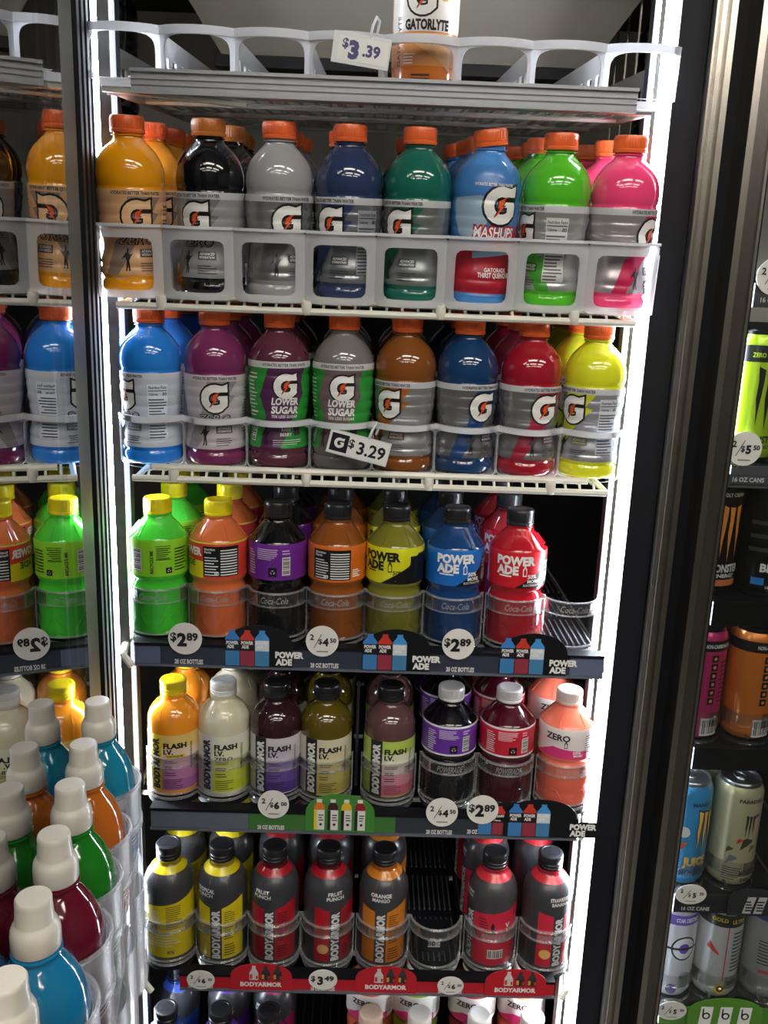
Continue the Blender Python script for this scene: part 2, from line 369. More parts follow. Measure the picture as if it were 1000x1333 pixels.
def L_power(main, u0, mode, dark=(22, 22, 24), ink=(240, 240, 240), edge=None, text2='50% MORE'):
    B, A = Decal(), Decal(); wrap(B, .0755, .1255, printed(main), .0388); w = printed(ink); k = printed(dark)
    if edge: B.rect(-.121, .1225, .121, .1255, printed(edge), 1); B.rect(-.121, .0755, .121, .0785, printed(edge), 1)
    if mode == 'front':
        B.poly([(u0-.004, .0755), (u0+.075, .0755), (u0+.075, .117), (u0+.050, .117), (u0+.034, .1)], k, 1)
        A.text('POWER', u0-.004, .1135, .0115, w, .055, width=.052); A.text('ADE', u0-.0150, .1000, .0115, w, .055, width=.030)
        A.poly(xf(BOTSH, u0+.0085, .0995, .0055, .0075), w, 2); A.poly(xf(BOTSH, u0+.0085, .0985, .0034, .0048), printed(main), 3)
        A.lines(u0-.026, u0-.006, .0905, .094, 1, w, .5)
        A.text('50%', u0+.019, .0915, .0055, w, .03); A.text('MORE', u0+.021, .0848, .0045, w, .03); A.text('ELECTROLYTES', u0+.020, .0795, .0028, w, .01, width=.026)
        A.facts(u0+.036, u0+.058, .08, .114, k, w, 2, 6)
    elif mode == 'facts':
        A.rect(u0-.026, .0785, u0+.026, .1205, k, 2); A.text('Nutrition', u0-.015, .1165, .0032, w, .02, width=.015); A.text('Facts', u0-.0175, .1125, .0032, w, .02, width=.01)
        A.lines(u0-.023, u0-.004, .080, .109, 8, w, .35, 3); A.lines(u0-.001, u0+.024, .080, .118, 11, w, .4, 3, False); A.text('80', u0-.007, .0825, .0045, w, .02, layer=4)
        A.lines(u0+.029, u0+.042, .082, .094, 4, w, .6)
    elif mode == 'bar':
        A.lines(u0-.024, u0+.004, .104, .1205, 6, w, .4); A.lines(u0-.042, u0-.028, .082, .118, 10, w, .4)
        A.rect(u0-.008, .0805, u0+.003, .0935, k, 2); recycle(A, u0-.0025, .087, .0042, w); A.barcode(u0+.010, u0+.021, .082, .108, vertical=True); A.lines(u0+.010, u0+.021, .112, .12, 2, w, .4)
    elif mode == 'recycle':
        A.text('RECYCLE ME', u0, .096, .004, k, .03, 0, 90, width=.032); A.lines(u0+.006, u0+.024, .1, .117, 6, k, .4); A.rect(u0+.005, .0985, u0+.025, .0993, k, 2); A.rect(u0+.005, .1175, u0+.025, .1183, k, 2)
        A.barcode(u0-.028, u0-.014, .082, .114, vertical=True); A.rect(u0+.018, .0795, u0+.026, .0875, k, 2); recycle(A, u0+.022, .0835, .003, w)
        A.lines(u0+.03, u0+.05, .082, .116, 8, k, .4)
    elif mode == 'erred':
        B.poly([(u0-.070, .0755), (u0-.012, .0755), (u0-.012, .0985), (u0-.040, .1005), (u0-.070, .0985)], printed((228, 214, 40)), 1); B.rect(-.121, .1235, .121, .1255, printed((210, 200, 60)), 1)
        A.text('POWER', u0-.034, .112, .0105, w, .045, width=.04); A.text('ADE', u0-.036, .095, .008, printed((40, 110, 50)), .04, width=.022)
        A.rect(u0-.012, .0785, u0+.036, .1205, k, 2); A.text('Nutrition', u0-.003, .1165, .0032, w, .02, width=.014); A.text('Facts', u0-.0055, .1125, .0032, w, .02, width=.009)
        A.lines(u0-.010, u0+.008, .080, .108, 7, w, .35, 3); A.lines(u0+.011, u0+.034, .080, .118, 10, w, .4, 3, False); A.text('80', u0+.006, .0825, .0045, w, .02, layer=4)
    elif mode == 'zero':
        B.poly([(u0-.05, .0755), (u0+.03, .0755), (u0+.03, .088), (u0-.02, .094)], printed((226, 60, 130)), 1)
        A.text('ZERO', u0-.014, .111, .010, k, .03, width=.034); A.poly(xf(BOTSH, u0-.002, .1, .0045, .006), k, 2); A.poly(xf(BOTSH, u0-.002, .099, .0028, .0038), printed(main), 3)
        A.text('50%', u0+.014, .087, .005, w, .03); A.text('MORE', u0+.016, .0815, .0035, w, .03); A.lines(u0+.026, u0+.045, .085, .117, 8, k, .3)
    for d in (B, A): d.items = [(q[0], [(u, v+.0122) for u, v in q[1]], *q[2:]) for q in d.items]
    return B, A
def recycle(A, u, v, r, m):
    for i in range(3):
        a = 90+120*i; A.poly(xf([(-.75, -.12), (.1, -.12), (.1, -.4), (.7, .15), (.1, .7), (.1, .4), (-.5, .4)], 0, 0, .62*r) and
            [(u+r*.55*math.cos(R(a))+.55*r*(x*math.cos(R(a-90))-y*math.sin(R(a-90))), v+r*.55*math.sin(R(a))+.55*r*(x*math.sin(R(a-90))+y*math.cos(R(a-90)))) for x, y in [(-.75, -.2), (.1, -.2), (.1, -.5), (.75, .0), (.1, .5), (.1, .2), (-.75, .2)]], m, 4)
def L_flash(u0, band, bandtxt, cols, sub=None, zero=False):
    """pale sleeve, a dark or coloured band with lettering up its side, panel fading down"""
    B, A = Decal(), Decal(); wrap(B, .010, .108, printed(cols[0]), .035)
    n = len(cols)
    for i, c in enumerate(cols):
        t1 = .104-(.092*i/n); t0 = .104-.092*(i+1)/n; B.rect(u0-.010, t0, u0+.062, t1, printed(c), 1)
    B.rect(u0-.028, .010, u0-.010, .108, printed(band), 1)
    A.text('BODYARMOR', u0-.0185, .058, .0100, printed(bandtxt), .06, 0, 90, width=.088)
    A.text('FLASH', u0+.0085, .090, .0085, BLACK, .05, width=.031); A.text('I.V.', u0-.0005, .0795, .0080, BLACK, .05, width=.013)
    if sub: A.rect(u0-.006, .0695, u0+.022, .0745, printed(sub[1]), 2); A.text(sub[0], u0+.008, .072, .0032, BLACK, .02, width=.022)
    if zero: A.text('ZERO', u0+.005, .0695, .006, BLACK, .03, width=.025)
    A.lines(u0-.006, u0+.012, .060, .066, 2, INK, .35); A.lines(u0-.006, u0+.008, .049, .056, 2, INK, .35); A.lines(u0-.006, u0+.010, .038, .046, 2, INK, .35); A.lines(u0-.006, u0+.018, .016, .034, 5, INK, .3)
    A.text('RAPID REHYDRATION', u0+.031, .070, .0032, INK, .02, 0, 90, width=.045)
    return B, A
def L_armor(u0, main, mode, l1, l2, ring, fu=0, fruit=None):
    """charcoal shoulder sleeve over a coloured panel"""
    B, A = Decal(), Decal(); grey = printed((60, 61, 66)); mm = printed(main); w = printed((226, 226, 228))
    wrap(B, .006, .153, grey, .035)
    B.poly([(u0-.030, .010), (u0-.008, .010), (u0-.008, .100), (u0-.030, .106)], mm, 1); B.poly([(u0+.009, .010), (u0+.042, .010), (u0+.042, .114), (u0+.009, .100)], mm, 1)
    A.text(l1, u0+fu, .1285, .0056, w, .03, width=.030 if len(l1) > 5 else .021); A.text(l2, u0+fu, .1210, .0056, w, .03, width=.025 if len(l2) > 4 else .019)
    if mode == 'front':
        A.text('BODYARMOR', u0+.0005, .054, .0105, w, .055, 0, 90, width=.086)
        A.lines(u0+.012, u0+.028, .074, .096, 6, BLACK, .35); A.lines(u0+.012, u0+.026, .045, .068, 6, BLACK, .35); A.lines(u0+.012, u0+.028, .016, .038, 5, BLACK, .35)
        if fruit: A.poly(circ(u0-.017, .032, .0085, 14), printed(fruit), 2)
    return B, A
def L_armor_back(main, mode, l1, l2, lu):
    B, A = Decal(), Decal(); wrap(B, .006, .153, printed((66, 66, 70)), .035); mm = printed(main); w = printed((226, 226, 228))
    B.poly([(-.032, .010), (.052, .010), (.052, .116), (.020, .106), (-.032, .098)], mm, 1)
    A.text(l1, lu, .127, .0046, w, .02, width=.024); A.text(l2, lu+.001, .1205, .0046, w, .02, width=.02)
    A.text('BODYARMOR', -.039, .054, .0105, w, .055, 0, 90, width=.086)
    if mode == 'facts':
        A.lines(-.022, -.006, .066, .094, 8, w, .4); A.lines(.002, .026, .060, .102, 12, INK, .35); A.lines(-.022, .024, .03, .054, 5, w, .3); A.text('0%', .008, .019, .006, BLACK, .02)
    else:
        A.barcode(-.008, .015, .022, .038); A.poly(xf(BOTSH, -.002, .078, .005, .008), INK, 2); A.lines(-.022, -.008, .07, .095, 5, INK, .3); A.text('V', .020, .080, .008, w, .03); A.lines(-.012, .004, .064, .069, 2, INK, .4); A.text('V', .022, .070, .008, w, .03)
    return B, A
def ring_deco(c):
    def f(t, rf):
        mb = MB(); mb.lathe([(rf(z)+.0006, z) for z in (.1485, .1505, .1525, .155, .157)], 40, printed(c), cap=False); mb.build('neck_ring', t)
    return f

# ================================================================== SETTING
def sbox(name, x0, x1, y0, y1, z0, z1, m): return struct(MB().box(x0, x1, y0, y1, z0, z1, m).build(name))
sbox('floor', -3, 3, -4.5, -.12, -1.42, -1.36, mat((40, 38, 36), .45, noise=.1, nscale=6))
sbox('ceiling', -3, 3, -4.5, .1, 1.45, 1.5, mat((194, 192, 186), .8))
sbox('wall_rear', -3, 3, -4.55, -4.5, -1.36, 1.45, mat((66, 64, 62), .7))
sbox('wall_left', -3.05, -3, -4.5, .7, -1.36, 1.45, mat((96, 94, 90), .7))
sbox('wall_right', 3, 3.05, -4.5, .7, -1.36, 1.45, mat((96, 94, 90), .7))
sbox('trim_header', -3, 3, -.08, .0, .60, 1.45, mat((60, 60, 62), .5))
sbox('trim_plinth', -3, 3, -.12, -.06, -1.36, -1.27, BLACKP)
# inside of the cooler
sbox('wall_cooler_back', -1.2, 1.4, .64, .68, .02, .60, mat((206, 202, 190), .6))
sbox('wall_cooler_back_lower', -1.2, 1.4, .64, .68, -1.26, .02, DARK)  # same back wall; black colour stands in for the dim light lower down
sbox('wall_cooler_left', -1.24, -1.2, .0, .68, -1.26, .60, DARK)
sbox('wall_cooler_right', 1.4, 1.44, .0, .68, -1.26, .60, DARK)
sbox('floor_cooler', -1.2, 1.4, .0, .64, -1.27, -1.25, DARK)
sbox('ceiling_cooler', -1.2, 1.4, .0, .64, .52, .60, DARK)
fan = thing('cooling_duct', 'pale grey sloping cooling duct panel under the roof of the cooler', 'duct', (.03, .30, .375))
dm = MB(); dw = mat((156, 151, 138), .55)
dm.add([(x*(1+.15*k), y, z) for (k, y, z) in ((0, 0, 0), (2.2, -.13, .13)) for x in (-.265, .270)]+[(x*(1+.15*k), y+.03, z+.02) for (k, y, z) in ((0, 0, 0), (2.2, -.13, .13)) for x in (-.265, .270)], [(0, 1, 3, 2), (4, 6, 7, 5), (0, 4, 5, 1), (2, 3, 7, 6), (0, 2, 6, 4), (1, 5, 7, 3)], dw); dm.build('duct_panel', fan)
MB().box(-.275, .280, .001, .03, -.016, -.001, DARK).build('rear_gasket', fan)
for y in (-1.6, -2.7, -3.8):
    for x in (-1.5, 0, 1.5):
        l = thing('ceiling_light', 'white troffer lamp in the store ceiling, %s row behind the camera, %s one' % ({-1.6: 'first', -2.7: 'second', -3.8: 'third'}[y], {-1.5: 'left', 0: 'middle', 1.5: 'right'}[x]), 'lamp', (x, y, 1.45), group='ceiling troffer lamps')
        MB().box(-.62, .62, -.17, .17, -.02, 0, mat((230, 230, 228), .5)).build('lamp_frame', l)
        MB().box(-.6, .6, -.15, .15, -.024, -.02, emat('lamp_glow', (255, 248, 236), CEILING_STRENGTH)).build('diffuser', l)
LEDM = emat('led_glow', (236, 244, 255), LED_STRENGTH)
for side, x0, x1, h0, h1 in (('left', -.3290, -.3210, -.3210, -.3080), ('right', .3135, .3305, .3085, .3135)):
    l = thing('led_light_strip', 'tall white led strip on the %s edge of the open cooler bay' % side, 'led light', (0, 0, 0))
    MB().box(x0, x1, -.012, .012, -1.22, .5, LEDM).build('diffuser', l)
    MB().box(min(h0, x0), max(h1, x1), .0125, .03, -1.22, .5, DARK).build('back_channel', l)
    MB().box(h0, h1, -.0135, -.0115, -1.22, .5, STEEL).build('metal_housing', l)
# mullion on the right: black plastic face, chrome ridges, black gap
struct(MB().box(.3310, .3645, -.014, .05, -1.26, .60, BLACKP).build('trim_mullion'))
cm = MB()
for a, b, d in ((.3650, .3695, .030), (.3695, .3745, .036), (.3745, .3790, .028), (.3790, .3845, .037), (.3845, .3885, .030)): cm.box(a, b, -d, .0, -1.26, .60, CHROME)
struct(cm.build('trim_chrome'))
struct(MB().box(.3885, .4075, -.012, .05, -1.26, .60, BLACKP).build('trim_gap'))
struct(MB().box(-.40, -.3300, .0, .05, -1.26, .60, BLACKP).build('trim_hinge'))
# the closed neighbour door
rd = thing('glass_door', 'closed glass door in a worn chrome frame at the right edge', 'door', (.407, -.03, 0))
MB().box(.0005, .0085, -.022, .02, -1.25, .58, CHROME).build('chrome_edge', rd)
MB().box(.0085, .026, -.016, .02, -1.25, .58, mat((120, 114, 110), .26, .9, noise=.2, nscale=25)).build('door_stile', rd)
MB().box(.026, .029, -.02, .02, -1.25, .58, CHROME).build('inner_trim', rd)
MB().box(.029, .034, -.012, .02, -1.25, .58, BLACKP).build('seal', rd)
MB().box(.034, .60, .002, .006, -1.25, .58, GLASS_C).build('glass_pane', rd)
# the open door on the left, seen from its inner side; hinged at the left mullion
od = thing('glass_door', 'open glass door on the left mirroring the stocked shelves', 'door', (-.336, 0, 0), (0, 0, R(10)))
# local: +Y runs back to the hinge, -Y out to the shop, +X is the inner side
def rot_od(): pass
MB().box(.003, .007, -.66, -.250, -1.24, .58, GLASS_A).build('glass_pane', od)
MB().box(-.017, -.013, -.66, -.250, -1.24, .58, GLASS_B).build('glass_pane', od)
MB().box(-.04, .0055, -.262, -.160, -1.25, .59, mat((104, 104, 97), .5, .2)).build('hinge_stile', od)
for i in range(8):
    y = -.1595+i*.0178
    MB().box(-.04, .0030+(.005 if i % 2 else 0), y, y+.0175, -1.25, .59, BLACKP).build('gasket_rib', od)
MB().box(-.04, .004, -.70, -.66, -1.25, .59, mat((110, 110, 104), .4, .5)).build('latch_stile', od)
# ================================================================== WIRE SHELVES
def wire_shelf(label, z, tilt, x0, x1, yf, depth=.5, n=32, m=None):
    m = m or WIREW
    t = thing('wire_shelf', label, 'shelf', (0, 0, z), (R(tilt), 0, 0))
    for k, (zz, yy, xa, xb) in enumerate(((.003, yf+.006, x0+.018, x1-.022), (-.0095, yf-.002, x0-.004, x1))):
        MB().tube([(xa, yy, zz), (xb, yy, zz)], .0042, m, 8).build('front_rail', t)
    for yy in (.1, .25, yf+depth): MB().tube([(x0, yy, -.008), (x1, yy, -.008)], .0035, m).build('cross_rod', t)
    for xx in (x0, x1): MB().tube([(xx, yf, -.0095), (xx, yf+.03, -.009), (xx, yf+depth, -.008)], .0038, m).build('side_rail', t)
    w = MB().tube([(0, yf-.003, -.0125), (0, yf+.008, -.001), (0, yf+.016, -.003), (0, yf+depth, -.003)], .0017, m, 5).mesh('wire')
    for i in range(n): put('wire', w, t).location.x = x0+.014+(x1-x0-.028)*i/(n-1)
    c = MB(); c.lathe([(0, -.0062), (.005, -.0062), (.0062, -.004), (.0062, .004), (.005, .0062), (0, .0062)], 12, m); cm_ = c.mesh('rail_clip')
    for f in (.08, .36, .62, .88):
        o = put('rail_clip', cm_, t); o.location = (x0+(x1-x0)*f, yf-.002, -.005); o.scale.z = 1.25
    return t
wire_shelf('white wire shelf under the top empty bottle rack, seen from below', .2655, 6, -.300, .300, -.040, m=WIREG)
wire_shelf('white wire shelf carrying the frosted basket of bottles', .0350, 6, -.298, .306, -.040)
wire_shelf('white wire shelf under the second row of orange capped bottles', -.1715, 2, -.284, .290, -.046)
# ================================================================== BOTTLE RACKS
def ring_panel(mb, cx, p, z0, z1, wx, wz0, wz1, rc, th, m, yf, bulge, n=48):
    """a bowed front of one bay with a round-cornered window"""
    hx = p/2; cz = (wz0+wz1)/2; hz = (wz1-wz0)/2
    def inner(a):
        c, s = math.cos(a), math.sin(a); k = 9.0 if rc < .012 else 4.5
        q = (abs(c)**k+abs(s)**k)**(-1/k); return wx*c*q, cz+hz*s*q
    def outer(a):
        c, s = math.cos(a), math.sin(a); q = 1/max(abs(c), abs(s)); x = hx*c*q; z = s*q
        return x, (cz+(z1-cz)*z if z > 0 else cz+(cz-z0)*z)
    def Y(x): return yf-bulge*(math.cos(PI*x/p)**.8 if abs(x) < hx*.999 else 0)
    vs = []; fs = []; K = 4
    for i in range(n):
        a = 2*PI*i/n+PI/n
        (xi, zi), (xo, zo) = inner(a), outer(a)
        for j in range(K):
            t = j/(K-1); x = xi+(xo-xi)*t; z = zi+(zo-zi)*t; vs += [(cx+x, Y(x), z), (cx+x*.985, Y(x)+th, z)]
    for i in range(n):
        b = i*K*2; c = ((i+1) % n)*K*2
        for j in range(K-1):
            fs.append((b+2*j, b+2*j+2, c+2*j+2, c+2*j)); fs.append((b+2*j+1, c+2*j+1, c+2*j+3, b+2*j+3))
        fs.append((b, c, c+1, b+1)); e = 2*(K-1); fs.append((b+e, b+e+1, c+e+1, c+e))
    mb.add(vs, fs, m)
def rim(mb, cx, p, z, h, yf, bulge, m, out=.004):
    n = 14; vs = []; fs = []
    for i in range(n+1):
        x = -p/2+p*i/n; y = yf-bulge*max(0, math.cos(PI*x/p))**.8
        vs += [(cx+x, y-out, z), (cx+x, y-out, z+h), (cx+x, y+.002, z+h), (cx+x, y+.002, z)]
    for i in range(n):
        for k in range(4): fs.append((4*i+k, 4*i+(k+1) % 4, 4*i+4+(k+1) % 4, 4*i+4+k))
    fs += [(0, 1, 2, 3), (4*n+3, 4*n+2, 4*n+1, 4*n)]
    mb.add(vs, fs, m)
def divider(x, z0, zf, zb, y0, y1, m, slots):
    """side wall of a bay: a sloping plate with a row of tall slots"""
    mb = MB(); th = .0014; ys = [y0]; n = slots
    for i in range(n): a = y0+(y1-y0)*(i+.25)/n; ys += [a, a+(y1-y0)*.5/n]
    ys.append(y1)
    def top(y): return zf+(zb-zf)*(y-y0)/(y1-y0)
    for i in range(len(ys)-1):
        a, b = ys[i], ys[i+1]; slot = i % 2 == 1
        for lo, hi in (((0, .12), (.55, 1)) if slot else ((0, 1),)):
            za0, za1 = z0+(top(a)-z0)*lo, z0+(top(a)-z0)*hi; zb0, zb1 = z0+(top(b)-z0)*lo, z0+(top(b)-z0)*hi
            vs = [(x-th, a, za0), (x-th, b, zb0), (x-th, b, zb1), (x-th, a, za1), (x+th, a, za0), (x+th, b, zb0), (x+th, b, zb1), (x+th, a, za1)]
            mb.add(vs, [(0, 1, 2, 3), (4, 7, 6, 5), (3, 2, 6, 7), (0, 4, 5, 1), (0, 3, 7, 4), (1, 5, 6, 2)], m)
    return mb
def rack(name, label, z, tilt, x0, p, h, win, yf, bulge, mat_, rimm, dv, slots, rimh=.0, floor=True, depth=.34):
    t = thing(name, label, 'bottle rack', (0, 0, z), (R(tilt), 0, 0))
    for i in range(8):
        mb = MB(); cx = x0+p*(i+.5); ring_panel(mb, cx, p, .0015, h, *win, .0016, mat_, yf, bulge); o = mb.build('front_panel', t, 50)
        mr = MB(); rim(mr, cx, p, h-rimh, rimh, yf, bulge, rimm); mr.build('rim', o, 50)
    for i in range(9): divider(x0+p*i, .002, dv[0], dv[1], yf+.001, yf+depth, mat_, slots).build('divider', t)
    if floor:
        f = MB()
        for i in range(8):
            for k in range(3): f.box(x0+p*i+.004+k*.027, x0+p*i+.023+k*.027, yf+.004, yf+depth, .0, .0012, mat_)
        f.build('slotted_floor', t)
    return t
rack('bottle_organizer', 'empty white eight bay bottle rack with arched fronts on the top shelf', .267, 6, -.327, .0817, .056, (.0362, .002, .0475, .02), -.034, .016, FROST, FROSTRIM, (.05, .05), 8, .0085)
rack('bottle_organizer', 'frosted white basket with square windows holding the first bottle row', .0335, 6, -.3285, .0817, .083, (.0310, .010, .068, .01), -.038, .012, FROST, FROSTRIM, (.07, .055), 6, .003)
rack('bottle_organizer', 'thin white ringed rack around the second row of bottles', -.1705, 2, -.309, .0776, .064, (.0384, .0015, .0570, .01), -.018, .027, FROST, FROSTRIM, (.058, .04), 6, .007)
# grooved price channel along the top shelf
ch = thing('price_channel', 'grey ribbed aluminium price channel along the top shelf edge', 'price channel', (0, -.056, .247), (R(6), 0, 0))
cb = MB(); alu = mat((196, 199, 206), .38, .55, noise=.08, nscale=60)
for a, b, d in ((0, .0035, .003), (.0035, .0085, 0), (.0085, .0095, .0015), (.0095, .0145, 0), (.0145, .0155, .0015), (.0155, .0215, .0), (.0215, .0250, .0035)): cb.box(-.273, .279, -.002-d, .006, a, b, alu)
cb.build('channel', ch)
MB().tube([(-.305, .003, .004), (-.27, .004, .002), (-.15, .008, -.006)], .004, WIREW).build('end_clip', ch)
MB().box(-.306, -.273, -.003, .01, .006, .014, FROSTRIM).build('end_cap', ch); MB().box(.279, .304, -.003, .01, .004, .012, FROSTRIM).build('end_cap', ch)
# ================================================================== STOCK
OR = (238, 108, 52)
ORD = ['leftmost', 'second', 'third', 'fourth', 'fifth', 'sixth', 'seventh', 'rightmost']
DEEP = ['', 'second back', 'third back', 'fourth back', 'fifth back']
def lane(front, n, i, shelf, dy, tilt, hue):
    """copies of the front bottle one behind another in its lane"""
    for k in range(1, n):
        c = copy_tree(front); y = dy*k; c.location.y += y*math.cos(R(tilt)); c.location.z += y*math.sin(R(tilt)); c.location.x += random.uniform(-.0015, .0015)
        c.rotation_euler.z += random.uniform(-.5, .5) if tilt < 10 else 0; c.rotation_euler.y = 0
        c['label'] = '%s drink bottle, %s in the %s lane of the %s' % (hue, DEEP[k], ORD[i], shelf); c['group'] = 'drink bottles behind the front row'
# ---- row 1
X1 = [-.2890, -.1965, -.1160, -.0350, .0450, .1245, .2072, .2870]
row1 = [
 ('orange', 'orange drink bottle with circled emblem over a pale orange label, leftmost on the basket shelf', (255, 168, 20), OR, L_sport((150, 130, 120), (226, 176, 128), .016, zero=True, facts=.05, body=(228, 180, 130), fill=printed((240, 196, 150)))),
 ('black', 'black drink bottle with brown orange cap on the basket shelf', (16, 17, 22), (196, 116, 50), L_sport((120, 120, 122), (150, 150, 152), -.012, zero=True, facts=.055)),
 ('grey', 'cloudy grey drink bottle with silver label, third on the basket shelf', (160, 160, 162), OR, L_sport((92, 92, 94), (150, 150, 152), .014)),
 ('navy', 'dark navy drink bottle in the fourth bay of the basket shelf', (42, 57, 94), OR, L_sport((36, 52, 96), (128, 132, 138), -.022, facts=.012)),
 ('green', 'teal green drink bottle in the fifth bay of the basket shelf', (20, 102, 86), OR, L_sport((20, 92, 66), (140, 144, 142), -.024, facts=.07)),
 ('blue', 'tilted light blue drink bottle with a red and blue splash sleeve', (76, 142, 214), OR, L_mash(.014)),
 ('lime green', 'lime green drink bottle showing its silver facts panel', (84, 192, 40), OR, L_sport((60, 150, 40), (176, 178, 178), -.048, facts=-.016, flip=-1)),
 ('pink', 'hot pink drink bottle, rightmost on the basket shelf', (242, 70, 124), OR, L_sport((196, 30, 84), (176, 170, 174), .030)),
]
for i, (hue, lab, liq, cap, D) in enumerate(row1):
    b = make_bottle('sports_drink_bottle', lab, 'bottle', 'bottles in the frosted basket', 'sport', liq, cap, D, (X1[i], .0, .0350), (R(6), 0, 0))
    if i == 5: b.rotation_euler.y = R(1.5); b.location.x -= .002; b.children[1].rotation_euler = (0, R(-9), 0); b.children[1].location.z += .001
    lane(b, 4, i, 'basket shelf', .102, 6, hue)
# ---- row 2
X2 = [-.2734, -.1944, -.1158, -.0370, .0401, .1163, .1950, .2743]
row2 = [
 ('bright blue', 'bright blue drink bottle with pale label and facts panel on the ringed rack', (40, 138, 240), L_sport((196, 206, 226), (206, 214, 230), -.030, zero=True, facts=.004, body=(214, 220, 232))),
 ('purple', 'magenta purple drink bottle with circled emblem on a silver label', (126, 46, 96), L_sport((150, 146, 150), (196, 188, 196), .006, zero=True, facts=.05, body=(206, 196, 204))),
 ('dark plum', 'plum drink bottle in a green sleeve with a purple stripe', (94, 46, 66), L_lower((84, 40, 84), 0, .012)),
 ('grey', 'smoky grey drink bottle in a green sleeve behind the hanging price tag', (122, 118, 118), L_lower((112, 94, 96), 0, .0)),
 ('brown', 'amber brown drink bottle on the ringed rack right of the price tag', (130, 74, 28), L_sport((168, 92, 30), (170, 170, 172), -.024, facts=.07)),
 ('dark blue', 'deep blue drink bottle, sixth on the ringed rack', (18, 58, 102), L_sport((20, 62, 116), (126, 128, 132), .020)),
 ('red', 'red drink bottle, seventh on the ringed rack', (156, 22, 40), L_sport((150, 24, 54), (138, 136, 140), .016)),
 ('yellow', 'yellow green drink bottle at the right end of the ringed rack', (220, 224, 40), L_sport((196, 204, 40), (178, 182, 190), -.036, facts=.0, flip=1)),
]
for i, (hue, lab, liq, D) in enumerate(row2):
    b = make_bottle('sports_drink_bottle', lab, 'bottle', 'bottles in the ringed rack', 'sport', liq, OR, D, (X2[i], 0, -.1685), (R(2), 0, 0), scale=.955); b.scale.z = .955
    lane(b, 3, i, 'ringed rack shelf', .1, 2, hue)
# ---- lanes with clear fences for rows 3 to 5
SCRIPT = printed((226, 228, 230))
def slide(i, x, z, shelf, ft, fb, r, back=.36, word='Coca-Cola'):
    t = thing('bottle_slide', 'black bottle slide with a clear fence in the %s lane of the %s' % (ORD[i], shelf), 'bottle slide', (x, 0, z), group='bottle slides')
    m = MB(); m.box(-.0365, .0365, 0, back, -.012, -.003, BLACKP); m.lathe([(.0365, -.012), (.0365, -.003)], 20, BLACKP, 0, 0, -PI/2, PI/2); m.add([(.0365*math.sin(-PI/2+PI*k/20), -.0365*math.cos(-PI/2+PI*k/20), -.003) for k in range(21)], [tuple(range(21))], BLACKP)
    m.build('slide_base', t)
    rb = MB()
    for k in range(9):
        for ya, yb in ((-.015, .075), (.095, .175), (.2, .28)): rb.box(-.032+k*.008-.0011, -.032+k*.008+.0011, ya, yb, -.003, -.0002, mat((130, 132, 138), .25, .6))  # real ribs; pale colour and three breaks paint in bands of glints
    rb.build('glide_ribs', t)
    f = MB(); n = 18; A0, A1 = -R(84), R(84)
    def band(z0, z1, r0, r1): f.lathe([(r0, z0), (r0, z1), (r1, z1), (r1, z0), (r0, z0)], n, FENCE, 0, 0, A0, A1, False)
    band(fb, ft, r, r-.0022); 
    for a in (-R(84), -R(52), R(52), R(84)):
        f.lathe([(r-.0004, 0), (r-.0004, fb)], 2, FENCE, 0, 0, a-.05, a+.05, False)
    f.lathe([(r-.001, .003), (r-.001, fb)], n, CLEAR, 0, 0, A0, A1, False)
    o = f.build('front_fence', t); e = MB()
    for z0, z1 in ((ft-.001, ft+.0006), (fb-.0006, fb+.0004), (-.003, -.001), (.004, .0052)): e.lathe([(r+.0008, z0), (r+.0008, z1), (r-.0028, z1), (r-.0028, z0), (r+.0008, z0)], n, EDGE, 0, 0, A0, A1, False)
    for a in (A0, A1): e.tube([(r*math.sin(a), -r*math.cos(a), 0), (r*math.sin(a), -r*math.cos(a), ft)], .0011, EDGE, 6)
    e.build('fence_edge', o)
    if not word: return t
    d = Decal(); d.text(word, 0, (ft+fb)/2, .0085, CLEARTXT, .01, .35, width=.036)
    d.build('embossed_script', lambda u, v, l: ((r+.0006)*math.sin(u/r), -(r+.0006)*math.cos(u/r), v), o, .004, [])
    return t
CLEARTXT = mixmat('embossed_plastic', .62, (214, 216, 220), .1, .10)
def rods(z, x0, x1, label):
    t = thing('wire_shelf', label, 'shelf', (0, 0, z))
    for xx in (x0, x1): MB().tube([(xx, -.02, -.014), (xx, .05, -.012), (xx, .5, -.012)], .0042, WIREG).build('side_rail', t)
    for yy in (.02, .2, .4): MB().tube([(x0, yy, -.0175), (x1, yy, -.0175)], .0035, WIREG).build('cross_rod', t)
    MB().tube([(x0, -.02, -.014), (x0+.004, -.045, -.018), (x0+.016, -.05, -.03)], .0048, WIREW, 8).build('front_hook', t)
    MB().tube([(x1, -.02, -.014), (x1-.004, -.042, -.02), (x1-.012, -.046, -.03)], .0048, WIREW, 8).build('front_hook', t)
rods(-.398, -.312, .312, 'white wire shelf frame under the first price rail')
rods(-.634, -.312, .312, 'white wire shelf frame under the grey and green price rail')
rods(-.893, -.300, .308, 'white wire shelf frame under the red price rail')
BK = (34, 34, 38)
X3 = [-.2705, -.1930, -.1165, -.0392, .0363, .1145, .1958, .2676]
Y_ = (246, 226, 30)
